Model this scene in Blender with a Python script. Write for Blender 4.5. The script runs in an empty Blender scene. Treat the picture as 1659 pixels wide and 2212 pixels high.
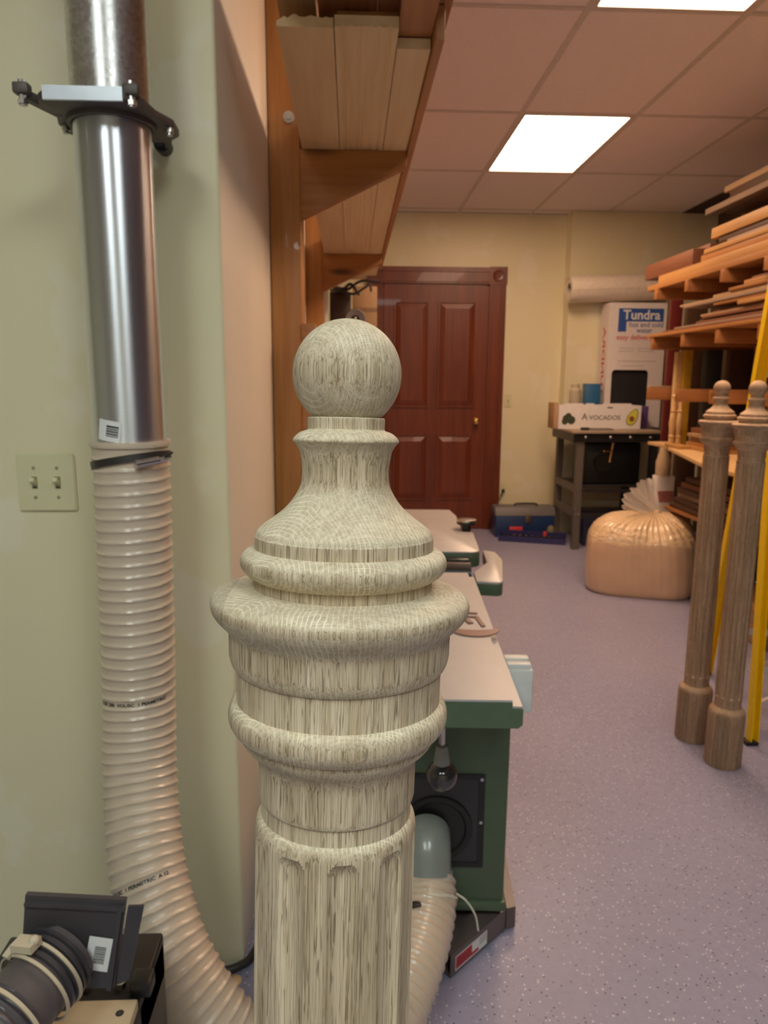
import bpy, bmesh, math, random
from math import sin, cos, pi, radians, sqrt, tan, atan2, floor
from mathutils import Vector, Matrix
random.seed(7)
S = bpy.context.scene
COL = S.collection
V = Vector

# ---------------------------------------------------------------- camera
CAM_H = 1.35
F_PX = 1570.0
cam_d = bpy.data.cameras.new('camera')
cam = bpy.data.objects.new('camera', cam_d)
COL.objects.link(cam)
pitch, yaw, roll = radians(10.25), radians(2.62), radians(0.37)
fwd = V((sin(yaw)*cos(pitch), cos(yaw)*cos(pitch), -sin(pitch)))
rt = V((cos(yaw), -sin(yaw), 0)); up = rt.cross(fwd)
r2 = rt*cos(roll) + up*sin(roll); u2 = -rt*sin(roll) + up*cos(roll)
m = Matrix.Identity(4)
for i in range(3):
    m[i][0] = r2[i]; m[i][1] = u2[i]; m[i][2] = -fwd[i]
m.translation = V((0, 0, CAM_H))
cam.matrix_world = m
cam_d.sensor_fit = 'VERTICAL'
cam_d.sensor_height = 36.0
cam_d.lens = F_PX/2212.0*36.0
cam_d.clip_start = 0.02
cam_d.dof.use_dof = True
cam_d.dof.focus_distance = 0.365
cam_d.dof.aperture_fstop = 22.0
S.camera = cam

# ---------------------------------------------------------------- world and exposure
w = bpy.data.worlds.new('world'); S.world = w; w.use_nodes = True
w.node_tree.nodes['Background'].inputs[0].default_value = (0.02, 0.018, 0.016, 1)
w.node_tree.nodes['Background'].inputs[1].default_value = 1.0
S.view_settings.view_transform = 'Standard'
S.view_settings.look = 'None'
S.view_settings.gamma = 1.0
S.view_settings.exposure = 1.3
S.view_settings.use_curve_mapping = False
WARM = (1.0, 0.66, 0.43); WARM_POWER = 7.8       # tubes of the machine room
COOL = (0.89, 0.98, 0.93); COOL_POWER = 5.4       # tubes of the bay the camera stands in

# ---------------------------------------------------------------- materials
MATS = {}
def lin(c):
    return tuple(((v/255.0)/12.92 if v/255.0 <= 0.04045 else ((v/255.0+0.055)/1.055)**2.4) for v in c)
class NT:
    def __init__(s, name):
        s.m = bpy.data.materials.new(name); s.m.use_nodes = True
        s.t = s.m.node_tree; s.b = s.t.nodes['Principled BSDF']
        MATS[name] = s.m
    def n(s, typ, **k):
        nd = s.t.nodes.new(typ)
        ins = k.pop('ins', {})
        for a, v in k.items(): setattr(nd, a, v)
        for a, v in ins.items(): s.put(nd.inputs[a], v)
        return nd
    def put(s, sock, v):
        if isinstance(v, bpy.types.NodeSocket): s.t.links.new(v, sock)
        elif isinstance(v, tuple) and len(v) == 3 and sock.type == 'RGBA': sock.default_value = (*v, 1)
        else: sock.default_value = v
    def mth(s, op, a, b=0.0, c=0.0):
        nd = s.n('ShaderNodeMath', operation=op); s.put(nd.inputs[0], a); s.put(nd.inputs[1], b); s.put(nd.inputs[2], c)
        return nd.outputs[0]
    def mix(s, f, a, b, mode='MIX'):
        nd = s.n('ShaderNodeMix', data_type='RGBA', blend_type=mode)
        s.put(nd.inputs[0], f); s.put(nd.inputs[6], a); s.put(nd.inputs[7], b)
        return nd.outputs[2]
    def ramp(s, f, lo, hi):
        nd = s.n('ShaderNodeMapRange', ins={'Value': f, 'From Min': lo, 'From Max': hi}); nd.clamp = True
        return nd.outputs[0]
    def obj(s): return s.n('ShaderNodeTexCoord').outputs['Object']
    def mapp(s, vec, scale=(1, 1, 1), loc=(0, 0, 0), rot=(0, 0, 0)):
        nd = s.n('ShaderNodeMapping'); s.put(nd.inputs[0], vec)
        nd.inputs['Scale'].default_value = scale; nd.inputs['Location'].default_value = loc; nd.inputs['Rotation'].default_value = rot
        return nd.outputs[0]
    def noise(s, vec, scale, detail=3.0, rough=0.5):
        return s.n('ShaderNodeTexNoise', ins={'Vector': vec, 'Scale': scale, 'Detail': detail, 'Roughness': rough}).outputs[0]
    def bump(s, h, strength=0.3, dist=0.001):
        nd = s.n('ShaderNodeBump', ins={'Height': h, 'Strength': strength, 'Distance': dist})
        s.put(s.b.inputs['Normal'], nd.outputs[0])
    def set(s, **k):
        for a, v in k.items(): s.put(s.b.inputs[a.replace('_', ' ')], v)
        return s

def plain(name, col, rough=0.5, metal=0.0, var=0.06, scale=30.0, bump=0.0, coat=0.0, spec=0.5):
    """a coloured surface with slight mottling and optional fine relief"""
    if name in MATS: return MATS[name]
    t = NT(name); v = t.obj()
    nz = t.noise(v, scale, 4.0)
    a = tuple(min(1, c*(1-var)) for c in col); b = tuple(min(1, c*(1+var)) for c in col)
    t.set(Base_Color=t.mix(t.ramp(nz, 0.3, 0.7), a, b), Roughness=rough, Metallic=metal)
    t.b.inputs['Coat Weight'].default_value = coat
    t.b.inputs['Specular IOR Level'].default_value = spec
    if bump: t.bump(nz, bump)
    return t.m

def wood(name, c1, c2, axis='Y', scale=1.0, rough=0.55, knots=0.0, bump=0.15, coat=0.0):
    """softwood / stained wood: streaks stretched along the axis"""
    if name in MATS: return MATS[name]
    t = NT(name); v = t.obj()
    st = {'X': (2.0, 40, 40), 'Y': (40, 2.0, 40), 'Z': (40, 40, 2.0)}[axis]
    st2 = {'X': (1.0, 9, 9), 'Y': (9, 1.0, 9), 'Z': (9, 9, 1.0)}[axis]
    n1 = t.noise(t.mapp(v, tuple(k*scale for k in st)), 1.0, 5.0, 0.6)
    n2 = t.noise(t.mapp(v, tuple(k*scale for k in st2)), 1.0, 2.0)
    f = t.mth('ADD', t.mth('MULTIPLY', n1, 0.6), t.mth('MULTIPLY', n2, 0.4))
    col = t.mix(t.ramp(f, 0.36, 0.64), c1, c2)
    if knots:
        ks = {'X': (2.5, 9, 9), 'Y': (9, 2.5, 9), 'Z': (9, 9, 2.5)}[axis]
        vo = t.n('ShaderNodeTexVoronoi', ins={'Vector': t.mapp(v, ks), 'Scale': knots, 'Randomness': 1.0})
        k = t.ramp(vo.outputs['Distance'], 0.05, 0.16)
        col = t.mix(k, tuple(x*0.3 for x in c1), col)
    t.set(Base_Color=col, Roughness=rough)
    t.b.inputs['Coat Weight'].default_value = coat
    if bump: t.bump(n1, bump, 0.0006)
    return t.m

def oak(name='raw_oak', tint=None):
    """laminated raw white oak: growth rings, ray flecks and open pores laid out in 3D"""
    t = NT(name); v = t.obj()
    sep = t.n('ShaderNodeSeparateXYZ', ins={0: v})
    x, y, z = sep.outputs
    # three staves glued side by side; each has its own pith
    xs = t.mth('MULTIPLY', t.mth('ADD', x, 0.057), 1/0.104)
    stave = t.mth('FLOOR', xs)
    wn = t.n('ShaderNodeTexWhiteNoise', noise_dimensions='1D', ins={'W': t.mth('ADD', stave, 3.3)})
    rnd = wn.outputs[0]
    warp = t.noise(t.mapp(v, (16, 16, 2.2), (3, 1, 0)), 1.0, 2.0)
    warp2 = t.noise(t.mapp(v, (110, 110, 14.0)), 1.0, 2.0)
    px = t.mth('ADD', x, t.mth('MULTIPLY_ADD', rnd, 0.10, -0.03))
    py = t.mth('ADD', y, t.mth('MULTIPLY_ADD', rnd, -0.06, 0.125))
    r = t.mth('SQRT', t.mth('ADD', t.mth('MULTIPLY', px, px), t.mth('MULTIPLY', py, py)))
    r = t.mth('ADD', r, t.mth('MULTIPLY', warp, 0.030))
    r = t.mth('ADD', r, t.mth('MULTIPLY', z, 0.035))
    r = t.mth('ADD', r, t.mth('MULTIPLY', warp2, 0.0016))
    ring = t.mth('FRACT', t.mth('MULTIPLY', r, 1/0.0023))
    tri = t.mth('ABSOLUTE', t.mth('MULTIPLY_ADD', ring, 2.0, -1.0))            # 1 at the ring border
    rline = t.ramp(tri, 0.66, 0.90)
    early = t.ramp(tri, 0.15, 0.75)
    ang = t.mth('ADD', t.mth('ARCTAN2', py, px), t.mth('MULTIPLY', warp2, 0.012))
    # grain direction: turned surfaces that cut across the trunk show end grain
    nz = t.mth('ABSOLUTE', t.n('ShaderNodeSeparateXYZ', ins={0: t.n('ShaderNodeTexCoord').outputs['Normal']}).outputs[2])
    end = t.ramp(nz, 0.18, 0.62)
    side = t.mth('SUBTRACT', 1.0, end)
    f3 = t.noise(t.mapp(v, (170, 170, 5), (1, 7, 2)), 1.0, 2.0, 0.5)
    # vessels: thin dark open streaks along the trunk
    def thin(sx, sz, off, w0, w1):
        q = t.noise(t.mapp(v, (sx, sx, sz), off), 1.0, 1.0, 0.4)
        q = t.mth('ABSOLUTE', t.mth('SUBTRACT', q, 0.5))
        return t.mth('SUBTRACT', 1.0, t.ramp(q, w0, w1))
    brk = t.ramp(t.noise(t.mapp(v, (420, 420, 75), (4, 4, 4)), 1.0, 1.0), 0.42, 0.54)
    l1 = t.mth('MULTIPLY', thin(560, 9, (0, 0, 0), 0.010, 0.050), brk)
    l2 = t.mth('MULTIPLY', thin(900, 12, (9, 3, 1), 0.010, 0.045), t.mth('SUBTRACT', 1.0, t.mth('MULTIPLY', brk, 0.6)))
    f2 = t.noise(t.mapp(v, (700, 700, 11), (5, 2, 1)), 1.0, 2.0, 0.55)
    l3 = t.mth('MULTIPLY', thin(680, 10, (3, 8, 6), 0.006, 0.034), t.ramp(f3, 0.44, 0.56))
    pore = t.mth('MAXIMUM', t.mth('MAXIMUM', l1, l3), t.mth('MULTIPLY', l2, 0.8))
    vein = t.ramp(f2, 0.46, 0.62)
    # rays: thin plates running from the pith outward
    rc = t.n('ShaderNodeCombineXYZ', ins={0: t.mth('MULTIPLY', ang, 330.0), 1: t.mth('MULTIPLY', r, 18.0), 2: t.mth('MULTIPLY', z, 30.0)})
    ray = t.ramp(t.noise(rc.outputs[0], 1.0, 1.0, 0.4), 0.50, 0.60)
    gate = t.ramp(t.noise(t.mapp(v, (30, 30, 9), (2, 2, 5)), 1.0, 2.0), 0.38, 0.58)
    tone = t.ramp(t.noise(t.mapp(v, (60, 60, 5)), 1.0, 3.0), 0.3, 0.7)
    base = t.mix(tone, (0.50, 0.40, 0.285), (0.63, 0.53, 0.40))
    base = t.mix(t.mth('MULTIPLY', t.ramp(f3, 0.40, 0.62), 0.45), base, (0.36, 0.265, 0.155))
    base = t.mix(t.mth('MULTIPLY', t.mth('MULTIPLY', vein, 0.42), t.mth('MULTIPLY_ADD', side, 0.7, 0.3)), base, (0.32, 0.235, 0.13))
    cell = t.mix(t.ramp(t.noise(t.mapp(v, (420, 420, 60), (2, 2, 2)), 1.0, 2.0), 0.35, 0.6), (0.60, 0.53, 0.39), (0.42, 0.345, 0.235))
    base = t.mix(t.mth('MULTIPLY', end, 0.75), base, cell)
    base = t.mix(t.mth('MULTIPLY', pore, t.mth('MULTIPLY_ADD', side, 0.66, 0.14)), base, (0.13, 0.085, 0.045))
    net = t.mth('MAXIMUM', t.mth('MULTIPLY', rline, t.mth('MULTIPLY_ADD', gate, 0.45, 0.35)), t.mth('MULTIPLY', ray, t.mth('MULTIPLY_ADD', gate, 0.35, 0.25)))
    net = t.mth('MULTIPLY', net, t.mth('MULTIPLY_ADD', end, 0.80, 0.20))
    base = t.mix(net, base, (0.84, 0.76, 0.59))
    hs = t.n('ShaderNodeHueSaturation', ins={'Color': base, 'Value': t.mth('MULTIPLY_ADD', rnd, 0.26, 0.88)})
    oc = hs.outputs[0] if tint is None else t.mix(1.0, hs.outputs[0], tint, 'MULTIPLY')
    t.set(Base_Color=oc, Roughness=0.6)
    t.b.inputs['Specular IOR Level'].default_value = 0.4
    t.bump(t.mth('SUBTRACT', 1.0, t.mth('MAXIMUM', pore, t.mth('MULTIPLY', vein, 0.6))), 0.4, 0.0004)
    return t.m

def floor_mat():
    t = NT('epoxy_floor'); v = t.obj()
    big = t.noise(v, 1.3, 3.0)
    mid = t.noise(v, 60.0, 3.0, 0.7)
    c = t.mix(t.ramp(big, 0.3, 0.7), (0.315, 0.315, 0.455), (0.36, 0.355, 0.495))
    c = t.mix(t.mth('MULTIPLY', t.ramp(mid, 0.35, 0.7), 0.35), c, (0.25, 0.25, 0.37))
    vo = t.n('ShaderNodeTexVoronoi', ins={'Vector': v, 'Scale': 120.0})
    sel = t.n('ShaderNodeSeparateColor', ins={0: vo.outputs['Color']})
    sp = t.mth('LESS_THAN', vo.outputs['Distance'], 0.26)
    c = t.mix(t.mth('MULTIPLY', sp, t.mth('GREATER_THAN', sel.outputs[0], 0.80)), c, (0.72, 0.72, 0.80))
    c = t.mix(t.mth('MULTIPLY', sp, t.mth('LESS_THAN', sel.outputs[0], 0.13)), c, (0.07, 0.06, 0.09))
    t.set(Base_Color=c, Roughness=t.mth('MULTIPLY_ADD', mid, 0.25, 0.28))
    t.b.inputs['Specular IOR Level'].default_value = 0.4
    t.bump(mid, 0.25, 0.001)
    return t.m

def wall_mat():
    t = NT('cream_paint'); v = t.obj()
    fine = t.noise(v, 260.0, 2.0)
    blotch = t.ramp(t.noise(t.mapp(v, (4, 4, 3.2), (0.4, 0, 1.3)), 1.0, 4.0, 0.55), 0.56, 0.60)
    c = t.mix(t.mth('MULTIPLY', blotch, 0.5), (0.80, 0.74, 0.50), (0.86, 0.82, 0.66))
    t.set(Base_Color=c, Roughness=0.42)
    t.bump(fine, 0.12, 0.0008)
    return t.m

def galv():
    t = NT('galvanized_steel'); v = t.obj()
    vo = t.n('ShaderNodeTexVoronoi', ins={'Vector': v, 'Scale': 190.0})
    nz = t.noise(v, 220.0, 3.0)
    f = t.n('ShaderNodeSeparateColor', ins={0: vo.outputs['Color']}).outputs[0]
    t.set(Base_Color=t.mix(f, (0.62, 0.62, 0.62), (0.80, 0.81, 0.83)), Metallic=1.0, Roughness=t.mth('MULTIPLY_ADD', f, 0.14, 0.32), Anisotropic=0.7)
    tg = t.n('ShaderNodeTangent', direction_type='RADIAL', axis='Z'); t.put(t.b.inputs['Tangent'], tg.outputs[0]); t.b.inputs['Anisotropic Rotation'].default_value = 0.25
    t.bump(t.mth('ADD', f, nz), 0.05, 0.0005)
    return t.m

def emit(name, col, power):
    t = NT(name)
    t.set(Base_Color=(0.9, 0.9, 0.9), Emission_Color=col, Emission_Strength=power)
    return t.m

M_OAK = oak(); M_OAKDIM = oak('oak_dim_warm', (0.80, 0.64, 0.56)); M_FLOOR = floor_mat(); M_WALL = wall_mat(); M_GALV = galv()
M_CEIL = plain('ceiling_tile_board', (0.86, 0.76, 0.73), 0.85, var=0.03, scale=90, bump=0.25)
M_TBAR = plain('ceiling_grid_paint', (0.62, 0.55, 0.50), 0.5)
M_PINE = wood('rack_fir', (0.42, 0.17, 0.045), (0.62, 0.31, 0.10), 'Z', knots=1.0, rough=0.4, coat=0.2)
M_PINEX = wood('rack_fir_crosswise', (0.50, 0.22, 0.06), (0.70, 0.36, 0.12), 'X', knots=0.9, rough=0.45)
M_PINEG = wood('bracket_fir', (0.34, 0.125, 0.032), (0.48, 0.21, 0.06), 'X', knots=0.7, rough=0.45)
M_POPLAR = wood('planed_basswood', (0.74, 0.52, 0.27), (0.82, 0.62, 0.35), 'Y', rough=0.5, bump=0.08)
M_POPLARK = wood('knotty_planed_board', (0.72, 0.48, 0.24), (0.81, 0.60, 0.33), 'Y', knots=0.35, rough=0.5, bump=0.08)
M_REDW = wood('reddish_lumber', (0.38, 0.15, 0.055), (0.52, 0.24, 0.09), 'Y', rough=0.5)
M_DOOR = wood('mahogany_stain', (0.115, 0.022, 0.008), (0.20, 0.042, 0.014), 'Z', rough=0.36, coat=0.1, bump=0.05)
M_BLACK = plain('black_enamel', (0.015, 0.014, 0.014), 0.35)
M_DARK = plain('dark_steel', (0.06, 0.055, 0.055), 0.4, metal=0.6)
M_ALU = plain('brushed_aluminium', (0.66, 0.69, 0.76), 0.27, metal=1.0, var=0.02)
t_ = NT('duct_aluminium'); t_.set(Base_Color=t_.mix(t_.noise(t_.mapp(t_.obj(), (1, 1, 300)), 3.0), (0.66, 0.69, 0.78), (0.74, 0.77, 0.86)), Metallic=1.0, Roughness=0.30, Anisotropic=0.85)
tg_ = t_.n('ShaderNodeTangent', direction_type='RADIAL', axis='Z'); t_.put(t_.b.inputs['Tangent'], tg_.outputs[0]); t_.b.inputs['Anisotropic Rotation'].default_value = 0.25
M_DUCT = t_.m
M_STEEL = plain('bright_steel', (0.62, 0.60, 0.58), 0.25, metal=1.0)
M_BRASS = plain('brass', (0.80, 0.52, 0.18), 0.2, metal=1.0)
M_IVORY = plain('ivory_plastic', (0.72, 0.69, 0.44), 0.35, var=0.02)
M_GREEN = plain('machine_green', (0.085, 0.130, 0.075), 0.38, var=0.05)
M_CAST = plain('ground_cast_iron', (0.47, 0.455, 0.45), 0.36, metal=0.1, var=0.04, scale=14)
M_YEL = plain('yellow_fiberglass', (0.93, 0.60, 0.005), 0.38, var=0.04)
M_WHITE = plain('white_card', (0.82, 0.78, 0.76), 0.7, var=0.03)
M_PAPER = plain('white_label', (0.85, 0.86, 0.86), 0.5, var=0.02)
M_INK = plain('black_ink', (0.02, 0.02, 0.025), 0.5)

# ---------------------------------------------------------------- mesh building
def frame(d):
    d = d.normalized()
    a = V((0, 0, 1)) if abs(d.z) < 0.9 else V((0, 1, 0))
    u = d.cross(a).normalized(); return u, d.cross(u).normalized()

class MB:
    def __init__(s): s.v = []; s.f = []
    def add(s, vs, fs):
        k = len(s.v); s.v += [V(p) for p in vs]; s.f += [tuple(i+k for i in f) for f in fs]; return s
    def box(s, x0, x1, y0, y1, z0, z1):
        return s.add([(x0, y0, z0), (x1, y0, z0), (x1, y1, z0), (x0, y1, z0), (x0, y0, z1), (x1, y0, z1), (x1, y1, z1), (x0, y1, z1)],
                     [(0, 3, 2, 1), (4, 5, 6, 7), (0, 1, 5, 4), (1, 2, 6, 5), (2, 3, 7, 6), (3, 0, 4, 7)])
    def bbox(s, x0, x1, y0, y1, z0, z1, b=0.003, seg=2):
        bm = bmesh.new(); bmesh.ops.create_cube(bm, size=1)
        for v in bm.verts: v.co = V(((x0+x1)/2+v.co.x*(x1-x0), (y0+y1)/2+v.co.y*(y1-y0), (z0+z1)/2+v.co.z*(z1-z0)))
        bmesh.ops.bevel(bm, geom=bm.edges[:], offset=b, segments=seg, affect='EDGES', profile=0.5)
        s.frombm(bm); return s
    def frombm(s, bm):
        bm.verts.index_update()
        s.add([v.co.copy() for v in bm.verts], [tuple(v.index for v in f.verts) for f in bm.faces]); bm.free(); return s
    def prism(s, pts, z0, z1, axes='XYZ', bev=0.0):
        """closed outline pts (a,b) extruded along the third axis"""
        n = len(pts)
        def mk(a, b, c):
            d = dict(zip(axes, (a, b, c))); return (d['X'], d['Y'], d['Z'])
        vs = [mk(a, b, z0) for a, b in pts] + [mk(a, b, z1) for a, b in pts]
        fs = [tuple(range(n-1, -1, -1)), tuple(range(n, 2*n))] + [(i, (i+1) % n, n+(i+1) % n, n+i) for i in range(n)]
        if bev:
            bm = bmesh.new(); vv = [bm.verts.new(p) for p in vs]
            for f in fs: bm.faces.new([vv[i] for i in f])
            bmesh.ops.recalc_face_normals(bm, faces=bm.faces[:])
            bmesh.ops.bevel(bm, geom=bm.edges[:], offset=bev, segments=2, affect='EDGES', profile=0.5)
            return s.frombm(bm)
        return s.add(vs, fs)
    def beam(s, a, b, wd, th, side=None):
        """rectangular bar from a to b; wd along side, th across"""
        a = V(a); b = V(b); d = (b-a).normalized()
        if side is None: u, v = frame(d)
        else:
            u = (V(side) - d*d.dot(V(side))).normalized(); v = d.cross(u)
        q = [u*wd/2+v*th/2, -u*wd/2+v*th/2, -u*wd/2-v*th/2, u*wd/2-v*th/2]
        return s.add([a+k for k in q]+[b+k for k in q], [(3, 2, 1, 0), (4, 5, 6, 7), (0, 1, 5, 4), (1, 2, 6, 5), (2, 3, 7, 6), (3, 0, 4, 7)])
    def cyl(s, a, b, r0, r1=None, n=24, caps=True):
        r1 = r0 if r1 is None else r1
        a = V(a); b = V(b); u, v = frame(b-a)
        vs = [a+(u*cos(2*pi*i/n)+v*sin(2*pi*i/n))*r0 for i in range(n)] + [b+(u*cos(2*pi*i/n)+v*sin(2*pi*i/n))*r1 for i in range(n)]
        fs = [(i, (i+1) % n, n+(i+1) % n, n+i) for i in range(n)]
        if caps: fs += [tuple(range(n-1, -1, -1)), tuple(range(n, 2*n))]
        return s.add(vs, fs)
    def ball(s, c, r, n=24, sc=(1, 1, 1)):
        c = V(c); m_ = n//2; vs = [c+V((0, 0, r*sc[2]))]
        for j in range(1, m_):
            a = pi*j/m_
            for i in range(n):
                vs.append(c+V((r*sin(a)*cos(2*pi*i/n)*sc[0], r*sin(a)*sin(2*pi*i/n)*sc[1], r*cos(a)*sc[2])))
        vs.append(c-V((0, 0, r*sc[2]))); L = len(vs)-1
        fs = [(0, 1+i, 1+(i+1) % n) for i in range(n)]
        for j in range(m_-2):
            for i in range(n):
                p = 1+j*n; fs.append((p+i, p+n+i, p+n+(i+1) % n, p+(i+1) % n))
        p = 1+(m_-2)*n
        fs += [(p+(i+1) % n, p+i, L) for i in range(n)]
        return s.add(vs, fs)
    def lathe(s, prof, c=(0, 0, 0), axis=(0, 0, 1), n=48, cap=True):
        """prof: (t along axis, r)"""
        c = V(c); a = V(axis).normalized()
        if abs(a.z) > 0.999: u, v = V((1, 0, 0)), V((0, 1, 0))
        else: u, v = frame(a)
        vs = []
        for t, r in prof:
            for i in range(n):
                q = 2*pi*i/n; vs.append(c+a*t+(u*cos(q)+v*sin(q))*r)
        fs = []
        for j in range(len(prof)-1):
            for i in range(n):
                p = j*n; fs.append((p+i, p+(i+1) % n, p+n+(i+1) % n, p+n+i))
        if cap:
            fs.append(tuple(range(n-1, -1, -1))); p = (len(prof)-1)*n; fs.append(tuple(range(p, p+n)))
        return s.add(vs, fs)
    def tube(s, pts, r, n=16, caps=True, rf=None):
        """swept tube along points; rf(dist, angle) adds to the radius"""
        pts = [V(p) for p in pts]; rings = []; d0 = (pts[1]-pts[0]).normalized(); u, v = frame(d0); dist = 0
        for i, p in enumerate(pts):
            d = (pts[min(i+1, len(pts)-1)]-pts[max(i-1, 0)]).normalized()
            u = (u-d*u.dot(d)).normalized(); v = d.cross(u)
            if i: dist += (p-pts[i-1]).length
            rings.append([p+(u*cos(2*pi*k/n)+v*sin(2*pi*k/n))*(r+(rf(dist, 2*pi*k/n) if rf else 0)) for k in range(n)])
        vs = [q for R in rings for q in R]; fs = []
        for j in range(len(rings)-1):
            for i in range(n):
                a = j*n; fs.append((a+i, a+(i+1) % n, a+n+(i+1) % n, a+n+i))
        if caps:
            fs.append(tuple(range(n-1, -1, -1))); a = (len(rings)-1)*n; fs.append(tuple(range(a, a+n)))
        return s.add(vs, fs)
    def xf(s, fn): s.v = [V(fn(p)) for p in s.v]; return s
    def build(s, name, mat, parent=None, smooth=35, local=False):
        me = bpy.data.meshes.new(name)
        vs = s.v
        if parent is not None and not local:
            inv = ROOTM[parent.name]; vs = [inv @ p for p in vs]
            loc = None
        elif parent is None and not local:
            lo = [min(p[i] for p in vs) for i in range(3)]; hi = [max(p[i] for p in vs) for i in range(3)]
            loc = V(((lo[0]+hi[0])/2, (lo[1]+hi[1])/2, lo[2])); vs = [p-loc for p in vs]
        else: loc = None
        me.from_pydata([tuple(p) for p in vs], [], s.f)
        bm = bmesh.new(); bm.from_mesh(me)
        bmesh.ops.recalc_face_normals(bm, faces=bm.faces[:])
        if smooth:
            th = radians(smooth)
            for f in bm.faces: f.smooth = True
            for e in bm.edges:
                if len(e.link_faces) == 2 and e.calc_face_angle(0) > th: e.smooth = False
        bm.to_mesh(me); bm.free()
        me.materials.append(mat)
        o = bpy.data.objects.new(name, me); COL.objects.link(o)
        if parent is not None:
            o.parent = parent; ROOTM[o.name] = ROOTM[parent.name]
        elif loc is not None:
            o.location = loc; ROOTM[o.name] = Matrix.Translation(-loc)
        else: ROOTM[o.name] = Matrix.Identity(4)
        return o
ROOTM = {}
def tag(o, label=None, cat=None, group=None, kind=None):
    if label: o['label'] = label
    if cat: o['category'] = cat
    if group: o['group'] = group
    if kind: o['kind'] = kind
    return o
def thing(name, label, cat, loc, rotz=0.0, group=None):
    o = bpy.data.objects.new(name, None); COL.objects.link(o)
    o.location = loc; o.rotation_euler = (0, 0, rotz); o.empty_display_size = 0.05
    ROOTM[o.name] = (Matrix.Translation(V(loc)) @ Matrix.Rotation(rotz, 4, 'Z')).inverted()
    return tag(o, label, cat, group)
def struct(o): o['kind'] = 'structure'; return o
def copy_tree(o, parent=None):
    c = o.copy(); COL.objects.link(c)
    if parent is not None: c.parent = parent
    for ch in list(o.children): copy_tree(ch, c)
    return c
def catmull(P_, n=12):
    P_ = [V(p) for p in P_]; Q = [P_[0]*2-P_[1]]+P_+[P_[-1]*2-P_[-2]]; out = []
    for i in range(1, len(Q)-2):
        for k in range(n):
            t = k/n; a, b, c, d = Q[i-1:i+3]
            out.append(0.5*((2*b)+(c-a)*t+(2*a-5*b+4*c-d)*t*t+(-a+3*b-3*c+d)*t*t*t))
    out.append(Q[-2]); return out
def resample(P_, step):
    out = [P_[0]]; acc = 0
    for a, b in zip(P_, P_[1:]):
        L = (b-a).length; t = step-acc
        while t <= L:
            out.append(a.lerp(b, t/L)); t += step
        acc = L-(t-step)
    return out
def text_mb(txt, size, bold=0.0, fn=None, ext=0.0):
    """flat lettering; fn maps (x,y) of the text plane to a point"""
    cu = bpy.data.curves.new('t', 'FONT'); cu.body = txt; cu.size = size; cu.align_x = 'CENTER'; cu.align_y = 'CENTER'
    cu.offset = bold; cu.extrude = ext; cu.resolution_u = 3
    ob = bpy.data.objects.new('t', cu); COL.objects.link(ob)
    dg = bpy.context.evaluated_depsgraph_get(); me = bpy.data.meshes.new_from_object(ob.evaluated_get(dg))
    mb = MB(); mb.add([fn(v.co.x, v.co.y, v.co.z) if fn else v.co.copy() for v in me.vertices], [tuple(p.vertices) for p in me.polygons])
    bpy.data.objects.remove(ob); bpy.data.curves.remove(cu); bpy.data.meshes.remove(me)
    return mb

# ================================================================ STRUCTURE
ZC = 2.78
BACK = 6.6
struct(MB().box(-3.5, 3.3, -2.6, BACK+0.1, -0.06, 0.0).build('floor', M_FLOOR, smooth=0))
ceil = struct(MB().box(-3.5, 3.3, -2.6, BACK+0.1, ZC+0.03, ZC+0.08).build('ceiling', M_CEIL, smooth=0))
xs = [2.83-0.635*i+0.0 for i in range(11)]
xs = [1.5600+0.635*i for i in range(-8, 3)]           # grid lines running into the room
ys = [4.215+1.12*i for i in range(-6, 3)]
LIGHT_CELLS = {(0.925, 4.215): 'w', (0.925, 1.975): 'w', (-0.98, -1.385): 'c', (0.29, -1.385): 'c'}
def is_light(x, y):
    for (a, b), k in LIGHT_CELLS.items():
        if abs(a-x) < 0.05 and abs(b-y) < 0.05: return k
tile_proto = None
for i in range(len(xs)-1):
    for j in range(len(ys)):
        x0, x1 = xs[i], xs[i+1]; y0 = ys[j]; y1 = ys[j]+1.12
        if y0 < -2.6: y0 = -2.59
        if y1 > BACK: y1 = BACK
        if y1-y0 < 0.02 or is_light(xs[i], ys[j]): continue
        full = abs((y1-y0)-1.12) < 1e-6
        if full and tile_proto:
            o = tile_proto.copy(); COL.objects.link(o); o.parent = ceil
            o.location = (x0-tp0[0], y0-tp0[1], 0)
        else:
            o = MB().box(x0+0.011, x1-0.011, y0+0.011, y1-0.011, ZC+0.002, ZC+0.02).build('ceiling_tile', M_CEIL, ceil, smooth=0)
            if full and not tile_proto: tile_proto = o; tp0 = (x0, y0)
for x in xs:
    MB().box(x-0.013, x+0.013, -2.59, BACK, ZC-0.003, ZC+0.026).build('grid_bar', M_TBAR, ceil, smooth=0)
for y in ys[1:]:
    MB().box(xs[0]+0.014, xs[-1]-0.014, y-0.013, y+0.013, ZC-0.0025, ZC+0.026).build('grid_bar', M_TBAR, ceil, smooth=0)
# shade of the open ceiling void, painted as a dark strip over the racks
M_VOIDSHADE = plain('ceiling_void_shade', (0.055, 0.035, 0.028), 0.8)
struct(MB().box(2.83, 3.3, -2.6, BACK, ZC-0.006, ZC+0.03).build('trim_1', M_VOIDSHADE, smooth=0))
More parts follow.
